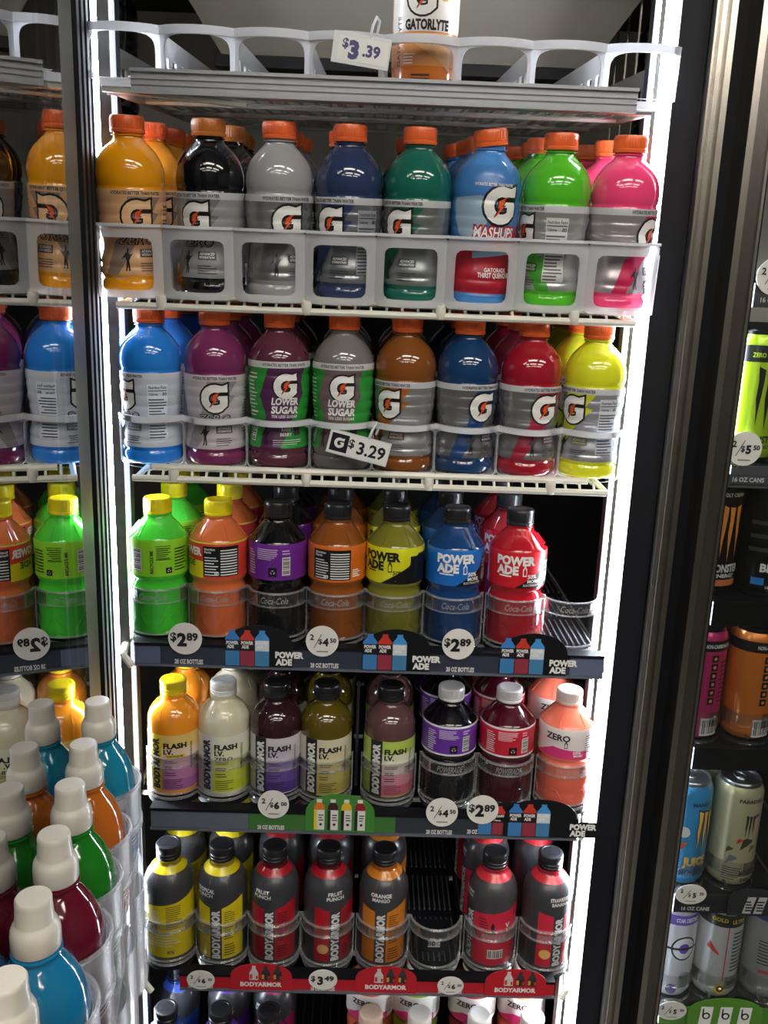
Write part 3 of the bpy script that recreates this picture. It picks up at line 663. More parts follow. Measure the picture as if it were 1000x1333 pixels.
row3 = [
 ('green', 'bright green drink bottle with yellow cap at the left end of the first railed shelf', (70, 208, 56), Y_, L_power((150, 222, 50), 0, 'recycle')),
 ('red orange', 'red orange drink bottle with yellow cap and black facts panel', (216, 112, 60), Y_, L_power((226, 70, 56), -.002, 'erred')),
 ('black purple', 'black drink bottle with black cap and purple label', (12, 11, 14), BK, L_power((112, 40, 150), 0, 'bar', ink=(214, 200, 224))),
 ('amber', 'amber orange drink bottle with black cap and black facts panel', (140, 76, 22), BK, L_power((226, 112, 34), -.006, 'facts')),
 ('olive yellow', 'olive yellow drink bottle with yellow and black label', (122, 120, 36), BK, L_power((222, 222, 36), -.016, 'front', ink=(24, 24, 26))),
 ('blue', 'deep blue drink bottle with white lettering on a bright blue label', (16, 60, 116), BK, L_power((26, 112, 204), .002, 'front')),
 ('red', 'red drink bottle with black cap next to the empty lane', (172, 22, 36), BK, L_power((214, 30, 44), -.004, 'front')),
]
for i in range(8):
    slide(i, X3[i], -.394, 'first railed shelf', .064, .046, .0388)
for i, (hue, lab, liq, cap, D) in enumerate(row3):
    b = make_bottle('sports_drink_bottle', lab, 'bottle', 'bottles on the first railed shelf', 'power', liq, cap, D, (X3[i], 0, -.394))
    b.scale = (.96, .96, .935); lane(b, 3, i, 'first railed shelf', .095, 0, hue)
# ---- row 4
X4 = [-.2558, -.1882, -.1165, -.0487, .0385, .1200, .1990, .2805]
row4 = [
 ('orange', 'orange drink bottle with yellow cap and yellow side lettering', 'armor', (250, 156, 40), (240, 216, 34), L_flash(0, (238, 216, 40), (20, 20, 20), [(238, 206, 120), (240, 214, 190), (226, 178, 200), (206, 140, 190), (186, 110, 180)], ('CAFFEINE', (240, 206, 60)))),
 ('pale yellow', 'pale yellow drink bottle with white cap and lime label', 'armor', (220, 214, 186), (232, 232, 228), L_flash(0, (214, 212, 224), (40, 40, 52), [(226, 226, 206), (226, 226, 190), (220, 222, 130), (212, 218, 80), (206, 216, 50)], None, True)),
 ('dark maroon', 'dark maroon drink bottle with black cap and violet label', 'armor', (52, 26, 32), BK, L_flash(0, (38, 38, 46), (236, 236, 236), [(206, 202, 210), (196, 190, 206), (150, 130, 190), (116, 84, 172), (90, 60, 150)])),
 ('olive', 'olive drink bottle with black cap and tan label left of the lane divider', 'armor', (92, 78, 18), BK, L_flash(0, (38, 38, 40), (236, 236, 230), [(216, 210, 184), (214, 206, 170), (206, 196, 140), (196, 186, 110), (188, 176, 90)])),
 ('plum grey', 'plum grey drink bottle with lime topped label right of the lane divider', 'armor', (96, 66, 66), BK, L_flash(0, (40, 40, 44), (236, 236, 236), [(180, 206, 90), (222, 224, 196), (224, 206, 206), (216, 150, 166), (206, 110, 130)])),
 ('black', 'black drink bottle with white cap and violet label', 'power', (14, 12, 18), (222, 222, 224), L_power((112, 56, 172), .006, 'bar', ink=(222, 216, 230), edge=(226, 226, 228))),
 ('dark red', 'dark cherry drink bottle with speckled white cap and red label', 'power', (74, 14, 28), (222, 218, 218), L_power((206, 40, 62), .006, 'bar', ink=(232, 214, 216), edge=(228, 224, 226))),
 ('coral', 'coral orange drink bottle with white cap and white label at the right end', 'power', (252, 126, 100), (240, 222, 216), L_power((238, 232, 232), -.006, 'zero')),
]
for i in range(8):
    if i < 5: slide(i, X4[i], -.624, 'green railed shelf', .058, .044, .0372, word='')
    else: slide(i, X4[i], -.624, 'green railed shelf', .062, .046, .0385, word='POWERADE')
for i, (hue, lab, sh, liq, cap, D) in enumerate(row4):
    b = make_bottle('sports_drink_bottle', lab, 'bottle', 'bottles on the green railed shelf', sh, liq, cap, D, (X4[i], 0, -.624))
    b.scale = (.96, .96, .84) if sh == 'power' else (.99, .99, .84)
    lane(b, 3 if i not in (4,) else 2, i, 'green railed shelf', .09, 0, hue)
dv = thing('lane_divider', 'thin grey post dividing the fourth and fifth lanes', 'divider', (-.006, .02, -.63))
MB().box(-.001, .001, 0, .35, 0, .055, CLEAR).build('divider_plate', dv); MB().box(-.002, .002, -.004, 0, 0, .16, mat((70, 72, 76), .3, .6)).build('divider_post', dv)
# ---- row 5
X5 = [-.2675, -.1923, -.1175, -.0404, .0390, .1158, .1959, .2752]
YL = (226, 206, 26); RD = (178, 22, 40); OG = (212, 128, 30); PK = (206, 40, 68)
row5 = [
 ('charcoal and yellow', 'charcoal drink bottle with yellow facts panel at the left end of the red rail', L_armor_back(YL, 'facts', 'TROPICAL', 'PUNCH', -.038), YL),
 ('charcoal and yellow', 'charcoal drink bottle with yellow panels and white side lettering, second on red rail', L_armor(-.004, YL, 'front', 'TROPICAL', 'PUNCH', YL, -.016), YL),
 ('charcoal and red', 'charcoal and red drink bottle, third on the red rail', L_armor(-.004, RD, 'front', 'FRUIT', 'PUNCH', RD, -.010), RD),
 ('charcoal and red', 'charcoal and red drink bottle, fourth on the red rail', L_armor(.012, RD, 'front', 'FRUIT', 'PUNCH', RD, .0, (226, 180, 120)), RD),
 ('charcoal and orange', 'charcoal and orange drink bottle left of the empty lane', L_armor(-.004, OG, 'front', 'ORANGE', 'MANGO', OG), OG),
 None,
 ('charcoal and pink', 'charcoal and pink drink bottle with a barcode right of the empty lane', L_armor_back(PK, 'bar', 'STRAWBERRY', 'BANANA', -.046), (214, 50, 60)),
 ('charcoal and pink', 'charcoal and pink drink bottle at the right end of the red rail', L_armor(.012, PK, 'front', 'STRAWBERRY', 'BANANA', PK, .0, (236, 200, 110)), (214, 50, 60)),
]
LIQ5 = [(150, 130, 40), (150, 130, 40), (90, 14, 24), (90, 14, 24), (170, 90, 26), None, (170, 40, 56), (170, 40, 56)]
for i in range(8): slide(i, X5[i], -.888, 'red railed shelf', .066, .050, .0380, word='' if i < 6 else 'POWERADE')
for i, r in enumerate(row5):
    if not r: continue
    hue, lab, D, ring = r
    b = make_bottle('sports_drink_bottle', lab, 'bottle', 'bottles on the red railed shelf', 'armor', LIQ5[i], BK, D, (X5[i], 0, -.888), deco=ring_deco(ring))
    b.scale = (.99, .99, .915); lane(b, 3, i, 'red railed shelf', .09, 0, hue)
pu = thing('pusher_block', 'black pusher block with a small white label in the empty red rail lane', 'pusher', (X5[5], .0, -.8885))
MB().box(-.022, .022, .0, .03, 0, .032, BLACKP).build('pusher_body', pu)
d = Decal(); d.rect(-.009, .009, .009, .021, printed((200, 200, 200))); d.text('80', -.004, .015, .008, INK, .02, layer=2); d.text('OO', .004, .015, .006, INK, .0, layer=2)
d.build('pusher_label', lambda u, v, l: (u, -.0004-.0002*l, v), pu)
# ---- row 6, cut by the lower edge of the frame
X6 = [-.2763, -.1958, -.1241, -.0558, .0274, .1005, .1900, .2690]
WC = (228, 226, 224)
row6 = [('blue capless', 'charcoal and blue drink bottle at the lower left, only its top in view', 'armor', L_armor(0, (40, 80, 190), 'front', 'BLUE', 'RASPBERRY', 0, -.01), (70, 110, 220), BK, (40, 70, 150)),
 ('violet', 'violet drink bottle with black cap on the lowest shelf', 'armor', L_armor(0, (80, 40, 160), 'front', 'GRAPE', 'BERRY', 0), (92, 56, 176), BK, (80, 44, 150)),
 ('magenta', 'charcoal and magenta drink bottle with black cap on the lowest shelf', 'armor', L_armor(0, (160, 20, 90), 'front', 'MIXED', 'BERRY', 0, -.02), (176, 26, 100), BK, (110, 16, 60)),
 None,
 ('peach', 'peach drink bottle with a beige topped white cap on the lowest shelf', 'power', L_power((236, 232, 230), 0, 'zero'), None, (222, 196, 180), (220, 110, 80)),
 ('lime', 'lime drink bottle with white cap on the lowest shelf', 'power', L_power((236, 234, 230), 0, 'zero'), None, WC, (150, 176, 60)),
 ('clear pink', 'pale rose drink bottle with white cap on the lowest shelf', 'power', L_power((236, 232, 230), 0, 'zero'), None, WC, (150, 60, 60)),
 ('salmon', 'salmon drink bottle with white cap at the right end of the lowest shelf', 'power', L_power((238, 232, 230), 0, 'zero'), None, WC, (236, 120, 90))]
sh6 = thing('shelf_tray', 'black slatted tray at the bottom of the cooler', 'shelf', (0, 0, -1.165))
MB().box(-.31, .31, -.05, .5, -.012, -.004, BLACKP).build('tray_plate', sh6)
sl = MB().box(-.0012, .0012, -.05, .5, -.004, 0, mat((52, 54, 60), .22)).mesh('slat')
for i in range(40): put('slat', sl, sh6).location.x = -.3+i*.0154
for i, r in enumerate(row6):
    if not r: continue
    hue, lab, sh, D, ring, cap, liq = r
    b = make_bottle('sports_drink_bottle', lab, 'bottle', 'bottles on the lowest shelf', sh, liq, cap, D, (X6[i], -.005, -1.165), deco=ring_deco(ring) if ring else None)
    b.scale = (.97, .97, .92 if sh == 'power' else .93)
    c = copy_tree(b); c.location.y += .085; c.location.z += .03 if sh == 'power' else .006; c['label'] = '%s drink bottle standing behind another in the %s lane of the lowest shelf' % (hue, ORD[i]); c['group'] = 'drink bottles behind the front row'
    if sh == 'power':
        st = MB().box(c.location.x-.03, c.location.x+.03, .05, .11, -1.165, -1.165+.0298, BLACKP).build('riser_block'); tag(st, 'black riser block under a rear bottle in the %s lowest lane' % ORD[i], 'block', 'riser blocks')
# ---- the single bottle on top
B, A = Decal(), Decal(); wrap(B, .026, .135, printed((196, 130, 70)), .037); B.rect(-.05, .060, .05, .135, printed((238, 234, 228)), 1)
B.poly([(-.032, .058), (.03, .058), (.03, .020), (.012, .034)], printed((206, 160, 110)), 1)
A.text('GATORLYTE', 0, .0665, .0095, BLACK, .05, width=.05); A.glogo(-.006, .092, .0165); A.poly(circ(.019, .097, .0075), printed((214, 180, 110)), 2); A.text('5', .019, .097, .006, WHITE, .02)
A.text('ELECTROLYTE', .008, .052, .0028, WHITE, .01, width=.026); A.text('BEVERAGE', .010, .048, .0026, WHITE, .01, width=.018); A.lines(-.026, -.010, .028, .040, 4, WHITE, .3); A.lines(-.016, .014, .012, .02, 2, INK, .4)
A.text('GATORLYTE', -.033, .05, .005, INK, .02, 0, 90, width=.05)
make_bottle('sports_drink_bottle', 'single amber drink bottle with white label in the top rack', 'bottle', None, 'square', (186, 104, 40), (236, 92, 38), (B, A), (.0465, .004, .2695), (R(6), 0, 0))
# ================================================================== PRICE RAILS, TAGS, CARDS
RY = -.056
def flat(x0, z0, y): return lambda u, v, l: (x0+u, y-.0003*l, z0+v)
def price_rail(label, x0, x1, z0, z1, segs, texts=()):
    t = thing('price_rail', label, 'price rail', ((x0+x1)/2, RY, z0)); w = (x1-x0)/2; h = z1-z0
    MB().box(-w, w, 0, .004, 0, h, printed((44, 48, 60))).build('rail_back', t)
    MB().box(-w, w, -.002, .016, h, h+.004, BLACKP).build('rail_top', t); MB().box(-w, w, -.0035, 0, -.002, .0005, mat((96, 102, 114), .3)).build('rail_lip', t)
    d = Decal()
    for a, b, c in segs: d.rect(a-(x0+x1)/2, .001, b-(x0+x1)/2, h-.0005, printed(c), 0)
    for s, x, zz, hh, ww in texts: d.text(s, x-(x0+x1)/2, zz, hh, printed((216, 216, 218)), .045, width=ww, layer=2)
    d.build('strip_print', lambda u, v, l: (u, -.0003-.0002*l, v), t)
    return t
def disc(x, z, r, kind, label, ry=None, y=RY-.0035):
    t = thing('price_tag', label, 'price tag', (x, y, z), group='round paper price tags on the rails')
    k = (ry or r)/r; m = MB(); n = 36
    vs = [(r*math.sin(2*PI*i/n), yy, r*k*math.cos(2*PI*i/n)) for yy in (0, .0008) for i in range(n)]
    m.add(vs, [tuple(range(n-1, -1, -1)), tuple(range(n, 2*n))]+[(i, (i+1) % n, n+(i+1) % n, n+i) for i in range(n)], printed((232, 230, 226))); m.build('tag_disc', t)
    d = Decal(); s = r/.0185
    if kind[0] == '$':
        d.text('$', -.0126*s, .0016*s, .0095*s*k, INK, .03); d.text(kind[1], -.0034*s, -.0008*s, .0140*s*k, INK, .05); d.text(kind[2:], .0080*s, .0025*s, .0085*s*k, INK, .04, width=.0125*s)
    else:
        a, b, c = kind.split(','); d.text('2', -.0115*s, .005*s, .0065*s*k, INK, .03); d.poly([(-.0095*s, -.008*s*k), (-.0087*s, -.008*s*k), (-.0003*s, .009*s*k), (-.0011*s, .009*s*k)], INK, 2)
        d.text('$', -.002*s, -.0005*s, .006*s*k, INK, .02); d.text(b, .004*s, -.0008*s, .0085*s*k, INK, .05); d.text(c, .0125*s, .0015*s, .005*s*k, INK, .03)
        d.lines(-.006*s, .007*s, -.0128*s*k, -.0115*s*k, 1, printed((120, 120, 120)), 1, 2, False)
    d.build('tag_print', lambda u, v, l: (u, -.0002-.0002*l, v), t); return t
def card(x, z0, w, h, railh, col, art, label, y=RY-.0022):
    """shelf talker: half oval standing above the rail with its foot in the rail"""
    t = thing('shelf_card', label, 'shelf card', (x, y, z0), group='printed shelf cards on the rails'); m = MB(); n = 24
    pts = [(-w/2, 0), (w/2, 0), (w/2, railh)]+[(w/2*math.cos(PI*i/n), railh+(h-railh)*math.sin(PI*i/n)**.8) for i in range(1, n)]+[(-w/2, railh)]
    k = len(pts); m.add([(a, yy, b) for yy in (0, .0008) for a, b in pts], [tuple(range(k)), tuple(range(2*k-1, k-1, -1))]+[(i, k+i, k+(i+1) % k, (i+1) % k) for i in range(k)], printed(col)); m.build('card_board', t)
    d = Decal(); art(d, w, h, railh); d.build('card_print', lambda u, v, l: (u, -.0002-.0002*l, v), t); return t
def mini_bottle(d, x, z, w, h, top, label, lower, txt=None, layer=2):
    d.rect(x-w/2, z, x+w/2, z+h*.42, printed(lower), layer); d.rect(x-w/2, z+h*.42, x+w/2, z+h*.72, printed(label), layer)
    d.poly([(x-w/2, z+h*.72), (x+w/2, z+h*.72), (x+w/2, z+h*.78), (x+w*.2, z+h*.93), (x+w*.2, z+h), (x-w*.2, z+h), (x-w*.2, z+h*.93), (x-w/2, z+h*.78)], printed(top), layer)
    if txt:
        d.text('POWER', x, z+h*.645, w*.24, WHITE, .04, width=w*.86, layer=layer+1); d.text('ADE', x-w*.14, z+h*.535, w*.24, WHITE, .04, width=w*.5, layer=layer+1)
def art_power(tx):
    def f(d, w, h, rh):
        for k, (top, lb, lo) in enumerate((((60, 130, 206), (30, 34, 44), (64, 128, 186)), ((200, 60, 44), (36, 28, 30), (150, 54, 72)), ((70, 150, 220), (206, 216, 226), (70, 130, 176)))):
            mini_bottle(d, -.0335+k*.0187, .001, .0178, h*.86, top, lb, lo, True)
        if tx: d.text('POWER', tx, rh*.70, rh*.32, WHITE, .06, width=.036, layer=3); d.text('ADE', tx-.007, rh*.30, rh*.32, WHITE, .06, width=.021, layer=3)
    return f
def art_green(d, w, h, rh):
    for k, (c, l) in enumerate((((226, 130, 50), (226, 210, 60)), ((70, 36, 40), (200, 190, 210)), ((226, 190, 50), (226, 220, 190)), ((150, 40, 44), (220, 200, 200)))):
        x = -w*.30+k*.018; d.rect(x-.007, .003, x+.007, h*.58, printed((226, 226, 222)), 2); d.rect(x-.007, .003, x-.003, h*.58, printed((40, 40, 44) if k else (226, 206, 50)), 3)
        d.poly([(x-.007, h*.58), (x+.007, h*.58), (x+.0065, h*.7), (x+.003, h*.78), (x-.003, h*.78), (x-.0065, h*.7)], printed(c), 2); d.rect(x-.0035, h*.78, x+.0035, h*.87, printed((230, 226, 214)), 2)
        d.poly(circ(x+.002, h*.2, .002, 8), INK, 3); d.lines(x-.001, x+.006, h*.3, h*.5, 3, INK, .4, 3)
def art_red(d, w, h, rh):
    for k, c in enumerate(((206, 200, 196), (48, 44, 46), (52, 46, 44))):
        x = -w*.13+k*.0165+.001; d.rect(x-.0062, rh*.85, x+.0062, h*.66, printed(c), 2); d.poly([(x-.0062, h*.66), (x+.0062, h*.66), (x+.0025, h*.82), (x+.0025, h*.92), (x-.0025, h*.92), (x-.0025, h*.82)], printed((60, 56, 58) if k else (214, 210, 206)), 2)
        d.rect(x-.0055, rh*.95, x-.002, h*.6, printed((206, 60, 60) if k == 0 else (206, 160, 60)), 3); d.rect(x+.003, rh*.95, x+.0055, h*.55, printed((190, 60, 50)), 3)
    d.text('BODYARMOR', 0, rh*.52, rh*.34, printed((236, 226, 226)), .05, width=.058, layer=4)
SL = (52, 58, 74); SL2 = (96, 106, 134)
price_rail('slate price rail under the first railed shelf', -.2905, .3065, -.4215, -.3965, [(-.29, -.258, SL2), (-.257, .262, SL), (.263, .306, SL2)],
    [('28 OZ BOTTLES', -.222, .0045, .0058, .036), ('28 OZ BOTTLES', -.050, .0045, .0058, .036), ('28 OZ BOTTLES', .123, .0045, .0058, .036)])
disc(-.2257, -.3850, .0212, '$289', 'round $2.89 price tag at the left of the first price rail')
disc(-.0534, -.3830, .0206, '2,4,50', 'round 2 for $4.50 price tag at the middle of the first price rail')
disc(.1186, -.3815, .0206, '$289', 'round $2.89 price tag below the deep blue bottle')
for x, n in ((-.133, 'leftmost'), (.0410, 'middle'), (.2155, 'right hand')):
    card(x, -.4205, .086, .056, .0245, (17, 18, 22), art_power(.0385), 'black half oval shelf card with three bottles, %s on the first price rail' % n)
price_rail('grey, green and slate price rail under the second railed shelf', -.277, .294, -.6560, -.6305, [(-.276, -.147, (100, 108, 122)), (-.1465, .0490, (66, 118, 58)), (.0495, .285, (50, 55, 66))],
    [('28 OZ BOTTLES', -.117, .0045, .0058, .036), ('28 OZ BOTTLES', .108, .004, .0058, .035), ('28 OZ BOTTLES', .163, .006, .0058, .035)])
disc(-.1134, -.6155, .0206, '2,6,00', 'round 2 for $6.00 price tag on the green part of the rail')
disc(.1102, -.6205, .0212, '2,4,50', 'round 2 for $4.50 price tag on the second price rail')
disc(.1640, -.6150, .0212, '$289', 'round $2.89 price tag on the second price rail')
card(-.0250, -.6545, .092, .056, .0245, (70, 136, 58), art_green, 'green half oval shelf card showing four small bottles')
card(.2020, -.6540, .075, .050, .0245, (17, 18, 22), art_power(None), 'black shelf card half hidden behind a tag and another card', y=RY-.0012)
def art_p2(d, w, h, rh):
    art_power(None)(d, .086, h, rh)
    d.rect(.036, .001, .079, rh, printed((18, 19, 23)), 3); d.text('POWER', .058, rh*.70, rh*.32, WHITE, .06, width=.036, layer=5); d.text('ADE', .051, rh*.3, rh*.32, WHITE, .06, width=.021, layer=5)
card(.2420, -.6540, .098, .056, .0245, (17, 18, 22), art_p2, 'black shelf card with three bottles at the right end of the second rail', y=RY-.0028)
price_rail('red price rail under the charcoal bottles', -.243, .2835, -.9090, -.8885, [(-.2425, .283, (186, 26, 42))],
    [('28 OZ BOTTLES', -.214, .0032, .0058, .035), ('28 OZ BOTTLES', -.043, .0032, .0058, .034), ('28 OZ BOTTLES', .136, .0032, .0058, .034)])
disc(-.2131, -.8930, .0195, '2,6,00', 'oval 2 for $6.00 price tag at the left of the red rail', .0155)
disc(-.0427, -.8880, .0200, '$349', 'oval $3.49 price tag on the red rail', .0165)
disc(.1362, -.8930, .0185, '2,6,00', 'oval 2 for $6.00 price tag at the right of the red rail', .0150)
for x, n in ((-.1290, 'left'), (.0455, 'middle'), (.2275, 'right')):
    card(x, -.9085, .086, .0440, .0200, (190, 28, 44), art_red, 'red half oval shelf card with three bottles, %s of the red rail' % n)
def hang_tag(x, z, w, h, rot, label, draw, y=-.066):
    t = thing('price_tag', label, 'price tag', (x, y, z), (0, R(rot), 0))
    MB().box(-w/2, w/2, 0, .002, -h/2, h/2, mat((226, 228, 232), .3, 0, .3)).build('tag_plate', t)
    MB().tube([(w*.12, .001, h/2-.002), (w*.14, -.001, h/2+.010), (w*.18, .003, h/2+.020), (w*.24, .010, h/2+.018), (w*.22, .014, h/2+.004)], .0016, FROSTRIM, 6).build('hanger_clip', t)
    d = Decal(); draw(d, w, h); d.build('tag_print', lambda u, v, l: (u, -.0002-.0002*l, v), t)
IN2 = printed((52, 40, 120))
def t339(d, w, h):
    d.rect(-w/2+.006, -h/2+.003, w/2-.002, h/2-.004, WHITE, 1); d.text('$', -.0175, .004, .009, IN2, .03, layer=3); d.text('3', -.008, -.001, .0165, IN2, .06, layer=3); d.text('.39', .011, .0, .011, IN2, .04, width=.019, layer=3)
def t329(d, w, h):
    d.rect(-w/2+.002, -h/2+.002, w/2-.002, h/2-.002, WHITE, 1); d.rect(-w/2+.003, -h/2+.0035, -w/2+.024, h/2-.0035, INK, 2); d.poly(xf(GSHAPE, -w/2+.0135, 0, .0062), WHITE, 3); d.poly(xf(BOLT, -w/2+.0133, 0, .0055), INK, 4)
    d.text('$', -.009, .002, .010, INK, .02, layer=3); d.text('3.29', .0155, -.0005, .0145, INK, .025, width=.034, layer=3)
hang_tag(-.0240, .2965, .062, .031, 7, 'white hanging price tag reading $3.39 on the top rack', t339)
hang_tag(-.0145, -.1335, .074, .0285, 13, 'white hanging price tag with black emblem reading $3.29', t329)
# ================================================================== DOOR RACK WITH PULL-CAP BOTTLES
P0 = Vector((-.2405, -.362, -.323)); P1 = Vector((-.1875, -.695, -.323))
cols = [((20, 120, 150), 'teal blue'), ((176, 92, 26), 'amber orange'), ((24, 112, 26), 'green'), ((96, 16, 34), 'dark red'), ((20, 112, 156), 'sky blue'), ((180, 90, 40), 'orange')]
pos = ['farthest from the viewer', 'second farthest', 'third farthest', 'third nearest', 'second nearest', 'nearest the viewer']
HB = .131+.0352
ys = [0, .235, .42, .605, .80, 1.0]
DR = thing('door_rack', 'clear plastic bottle rack on the inside of the open door', 'door rack', (-.336, 0, 0), (0, 0, R(10)))
for k, ((c, hue), w) in enumerate(zip(cols, pos)):
    p = P0.lerp(P1, ys[k])
    B, A = Decal(), Decal(); wrap(B, .02, .078, printed((206, 206, 214)), .031); B.rect(-.03, .02, .03, .066, printed(c), 1)
    A.text('WATER', 0, .055, .008, WHITE, .03, width=.036); A.lines(-.02, .02, .025, .045, 5, WHITE, .3)
    make_bottle('water_bottle', '%s water bottle with white pull cap, %s in the door rack' % (hue, w), 'bottle', 'pull cap bottles in the door rack', 'water', c, (200, 195, 184), (B, A), (p.x, p.y, p.z-HB), (0, 0, R(70)))
    q = Matrix.Rotation(R(-10), 4, 'Z') @ (p-Vector((-.336, 0, 0)))
    m = MB(); n = 22
    for z0, z1, rr in ((-.05, -.012, .0335), (-.056, -.050, .0345), (-.013, -.010, .0345)):
        zz = p.z-HB+.095
        m.lathe([(rr, zz+z0), (rr, zz+z1), (rr-.0018, zz+z1), (rr-.0018, zz+z0), (rr, zz+z0)], n, POCKET, q.x+.002, q.y, R(5), R(175), False)
    m.lathe([(.0325, p.z-HB-.004), (.0325, p.z-HB+.045)], n, POCKET, q.x+.002, q.y, R(5), R(175), False)
    m.build('pocket_front', DR)
    # lower pocket tier, empty in view
    m = MB(); m.lathe([(.034, p.z-HB-.14), (.0345, p.z-HB-.03), (.033, p.z-HB-.03), (.0325, p.z-HB-.14)], n, POCKET, q.x+.002, q.y, R(5), R(175), False); m.build('lower_pocket', DR)
MB().box(.001, .0025, -.655, -.35, -.64, -.42, CLEAR).build('back_panel', DR)
MB().box(.002, .062, -.655, -.35, P0.z-HB-.005, P0.z-HB-.0005, POCKET).build('rack_floor', DR)
# ================================================================== NEIGHBOUR BAY ON THE RIGHT: CANS
def can_mesh(c, lid=(170, 172, 176)):
    k = ('can', c, lid)
    if k not in MESH:
        mb = MB(); al = mat((190, 192, 196), .25, 1); b = mat(c, .28, .35, .3)
        mb.lathe([(.024, 0), (.0262, .0015), (.0285, .006)], 36, al); mb.lathe([(.0285, .006), (.0325, .013), (.0330, .016), (.0330, .137), (.0322, .142), (.0285, .149)], 36, b, cap=False)
        MESH[k] = mb.mesh('can_body', 30)
        tb = MB(); L = mat(lid, .28, .9); tb.lathe([(.0285, .149), (.0283, .153), (.0272, .1545), (.0262, .1535), (.0255, .1505), (0, .1505)], 36, L)
        tb.tube([(x, y, .1522) for x, y in circ(0, .002, .0075, 14, .010)+[(.0075, .002)]], .0014, L, 5); tb.lathe([(.003, .1505), (.003, .1526), (0, .1528)], 10, L); MESH[('lid',)+k] = tb.mesh('can_lid', 30)
    return MESH[k], MESH[('lid',)+k]
def can_fm(u, v, l):
    r = .0330+.0003+.0002*l; a = u/.033; return (r*math.sin(a), -r*math.cos(a), v)
CLAW = [[(-.62, 1), (-.28, .9), (-.3, .55), (-.36, .1), (-.42, -.2), (-.5, -.85), (-.54, -.3), (-.6, 0), (-.56, .5)], [(-.18, .92), (.16, .9), (.12, .5), (.08, 0), (.02, -.4), (-.04, -1), (-.1, -.4), (-.16, 0), (-.12, .5)], [(.28, .9), (.62, 1), (.58, .5), (.6, 0), (.54, -.3), (.5, -.85), (.42, -.2), (.36, .1), (.32, .55)]]
def claw(d, u, v, s, m, line=None):
    for c in CLAW:
        if line: d.poly(xf(offset_poly(c, .06), u, v, s*.62, s), line, 2)
        d.poly(xf(c, u, v, s*.62, s), m, 3)
def can(x, z, c, label, draw, rot=0, lid=(170, 172, 176), y=.02, group='cans behind the right door'):
    t = thing('drink_can', label, 'can', (x, y, z), (0, 0, R(rot)), group); a, b = can_mesh(c, lid); t.scale = (1, 1, 1.06); o = put('can_body', a, t); put('can_lid', b, t)
    d = Decal(); draw(d); d.build('can_print', can_fm, o, .004, [.03, .06, .09, .12]); return t
def d_green(d): d.rect(-.1, .118, .1, .137, printed((20, 22, 20)), 1); claw(d, .006, .075, .038, BLACK); d.text('ZERO SUGAR', .0, .126, .005, printed((170, 200, 40)), .03, width=.036); d.text('MONSTER', .004, .028, .008, BLACK, .03, width=.042); d.text('ENERGY', .004, .0195, .004, BLACK, .02, width=.03)
def d_orangeclaw(d): claw(d, .002, .082, .036, printed((226, 140, 60))); d.text('MONSTER', .002, .038, .0095, printed((210, 208, 206)), .04, width=.044); d.text('ENERGY', .002, .0285, .0045, WHITE, .02, width=.03); d.rect(-.024, .0155, .024, .0235, printed((206, 120, 70)), 1); d.text('DEADLY CREAMY', .0, .130, .0045, printed((206, 196, 180)), .02, width=.04)
def d_dark(d): d.text('BR', .006, .04, .010, WHITE, .04); d.rect(-.012, .018, .004, .027, printed((40, 130, 210)), 1); d.text('16 FL OZ', .016, .0155, .0035, WHITE, .02); d.lines(-.02, .02, .06, .11, 3, printed((60, 62, 66)), .3)
def d_icons(d):
    d.rect(-.1, .125, .1, .139, BLACK, 1)
    for k in range(6): d.poly(xf([(-1, -1), (1, -1), (1, 1), (-1, 1)], .002, .058+k*.0115, .0046), BLACK, 2); d.poly(circ(.002, .058+k*.0115, .0024, 8), printed((206, 150, 110)), 3)
    d.text('NON-CARBONATED', .006, .132, .005, WHITE, .02, width=.04); d.barcode(-.008, .020, .010, .034, vertical=False); d.lines(.012, .026, .055, .115, 10, INK, .3)
def d_blue(d): claw(d, .014, .085, .032, printed((226, 176, 80)), INK); d.text('JUICE', .004, .040, .012, printed((222, 180, 90)), .05, width=.036, layer=4); d.text('MONSTER', .004, .025, .0095, printed((40, 70, 110)), .03, width=.042); d.poly(circ(-.016, .085, .008, 12), printed((226, 214, 210)), 2); d.poly(xf(offset_poly(BOLT, .1), -.016, .065, .01), printed((206, 80, 60)), 2); d.text('MANGO', .006, .126, .0055, printed((30, 50, 90)), .03)
def d_cream(d):
    d.text('PARADISE', .002, .133, .005, printed((60, 40, 90)), .03, width=.034); claw(d, .004, .095, .018, printed((50, 44, 44)))
    for k, (u, v, r, c) in enumerate(((.002, .07, .013, (60, 56, 44)), (-.008, .074, .006, (206, 40, 60)), (.012, .062, .008, (120, 110, 50)), (-.016, .046, .010, (120, 124, 140)), (-.02, .06, .007, (80, 70, 60)), (.014, .11, .006, (90, 70, 130)))): d.poly(xf(offset_poly(BOLT, .3), u, v, r), printed(c), 2+k % 2)
    d.lines(-.026, .0, .016, .036, 6, printed((70, 66, 60)), .4); d.text('MONSTER', .012, .026, .009, printed((50, 46, 40)), .03, width=.03); d.text('ENERGY', .012, .016, .005, printed((50, 46, 40)), .03, width=.024)
def d_white(d): d.rect(-.1, .122, .1, .137, printed((100, 70, 180)), 1); d.text('STAR DESTINY', .006, .1295, .006, WHITE, .03, width=.036); d.poly(circ(.004, .085, .019, 20), INK, 1); d.poly(circ(.004, .085, .0165, 20), printed((222, 222, 228)), 2); d.poly(circ(.004, .085, .008, 16), printed((100, 70, 170)), 3); d.rect(-.02, .083, .03, .0865, INK, 4); d.poly(circ(.01, .04, .009, 14, .006), printed((150, 146, 160)), 2); d.poly(circ(-.008, .02, .008, 12), printed((90, 70, 140)), 2)
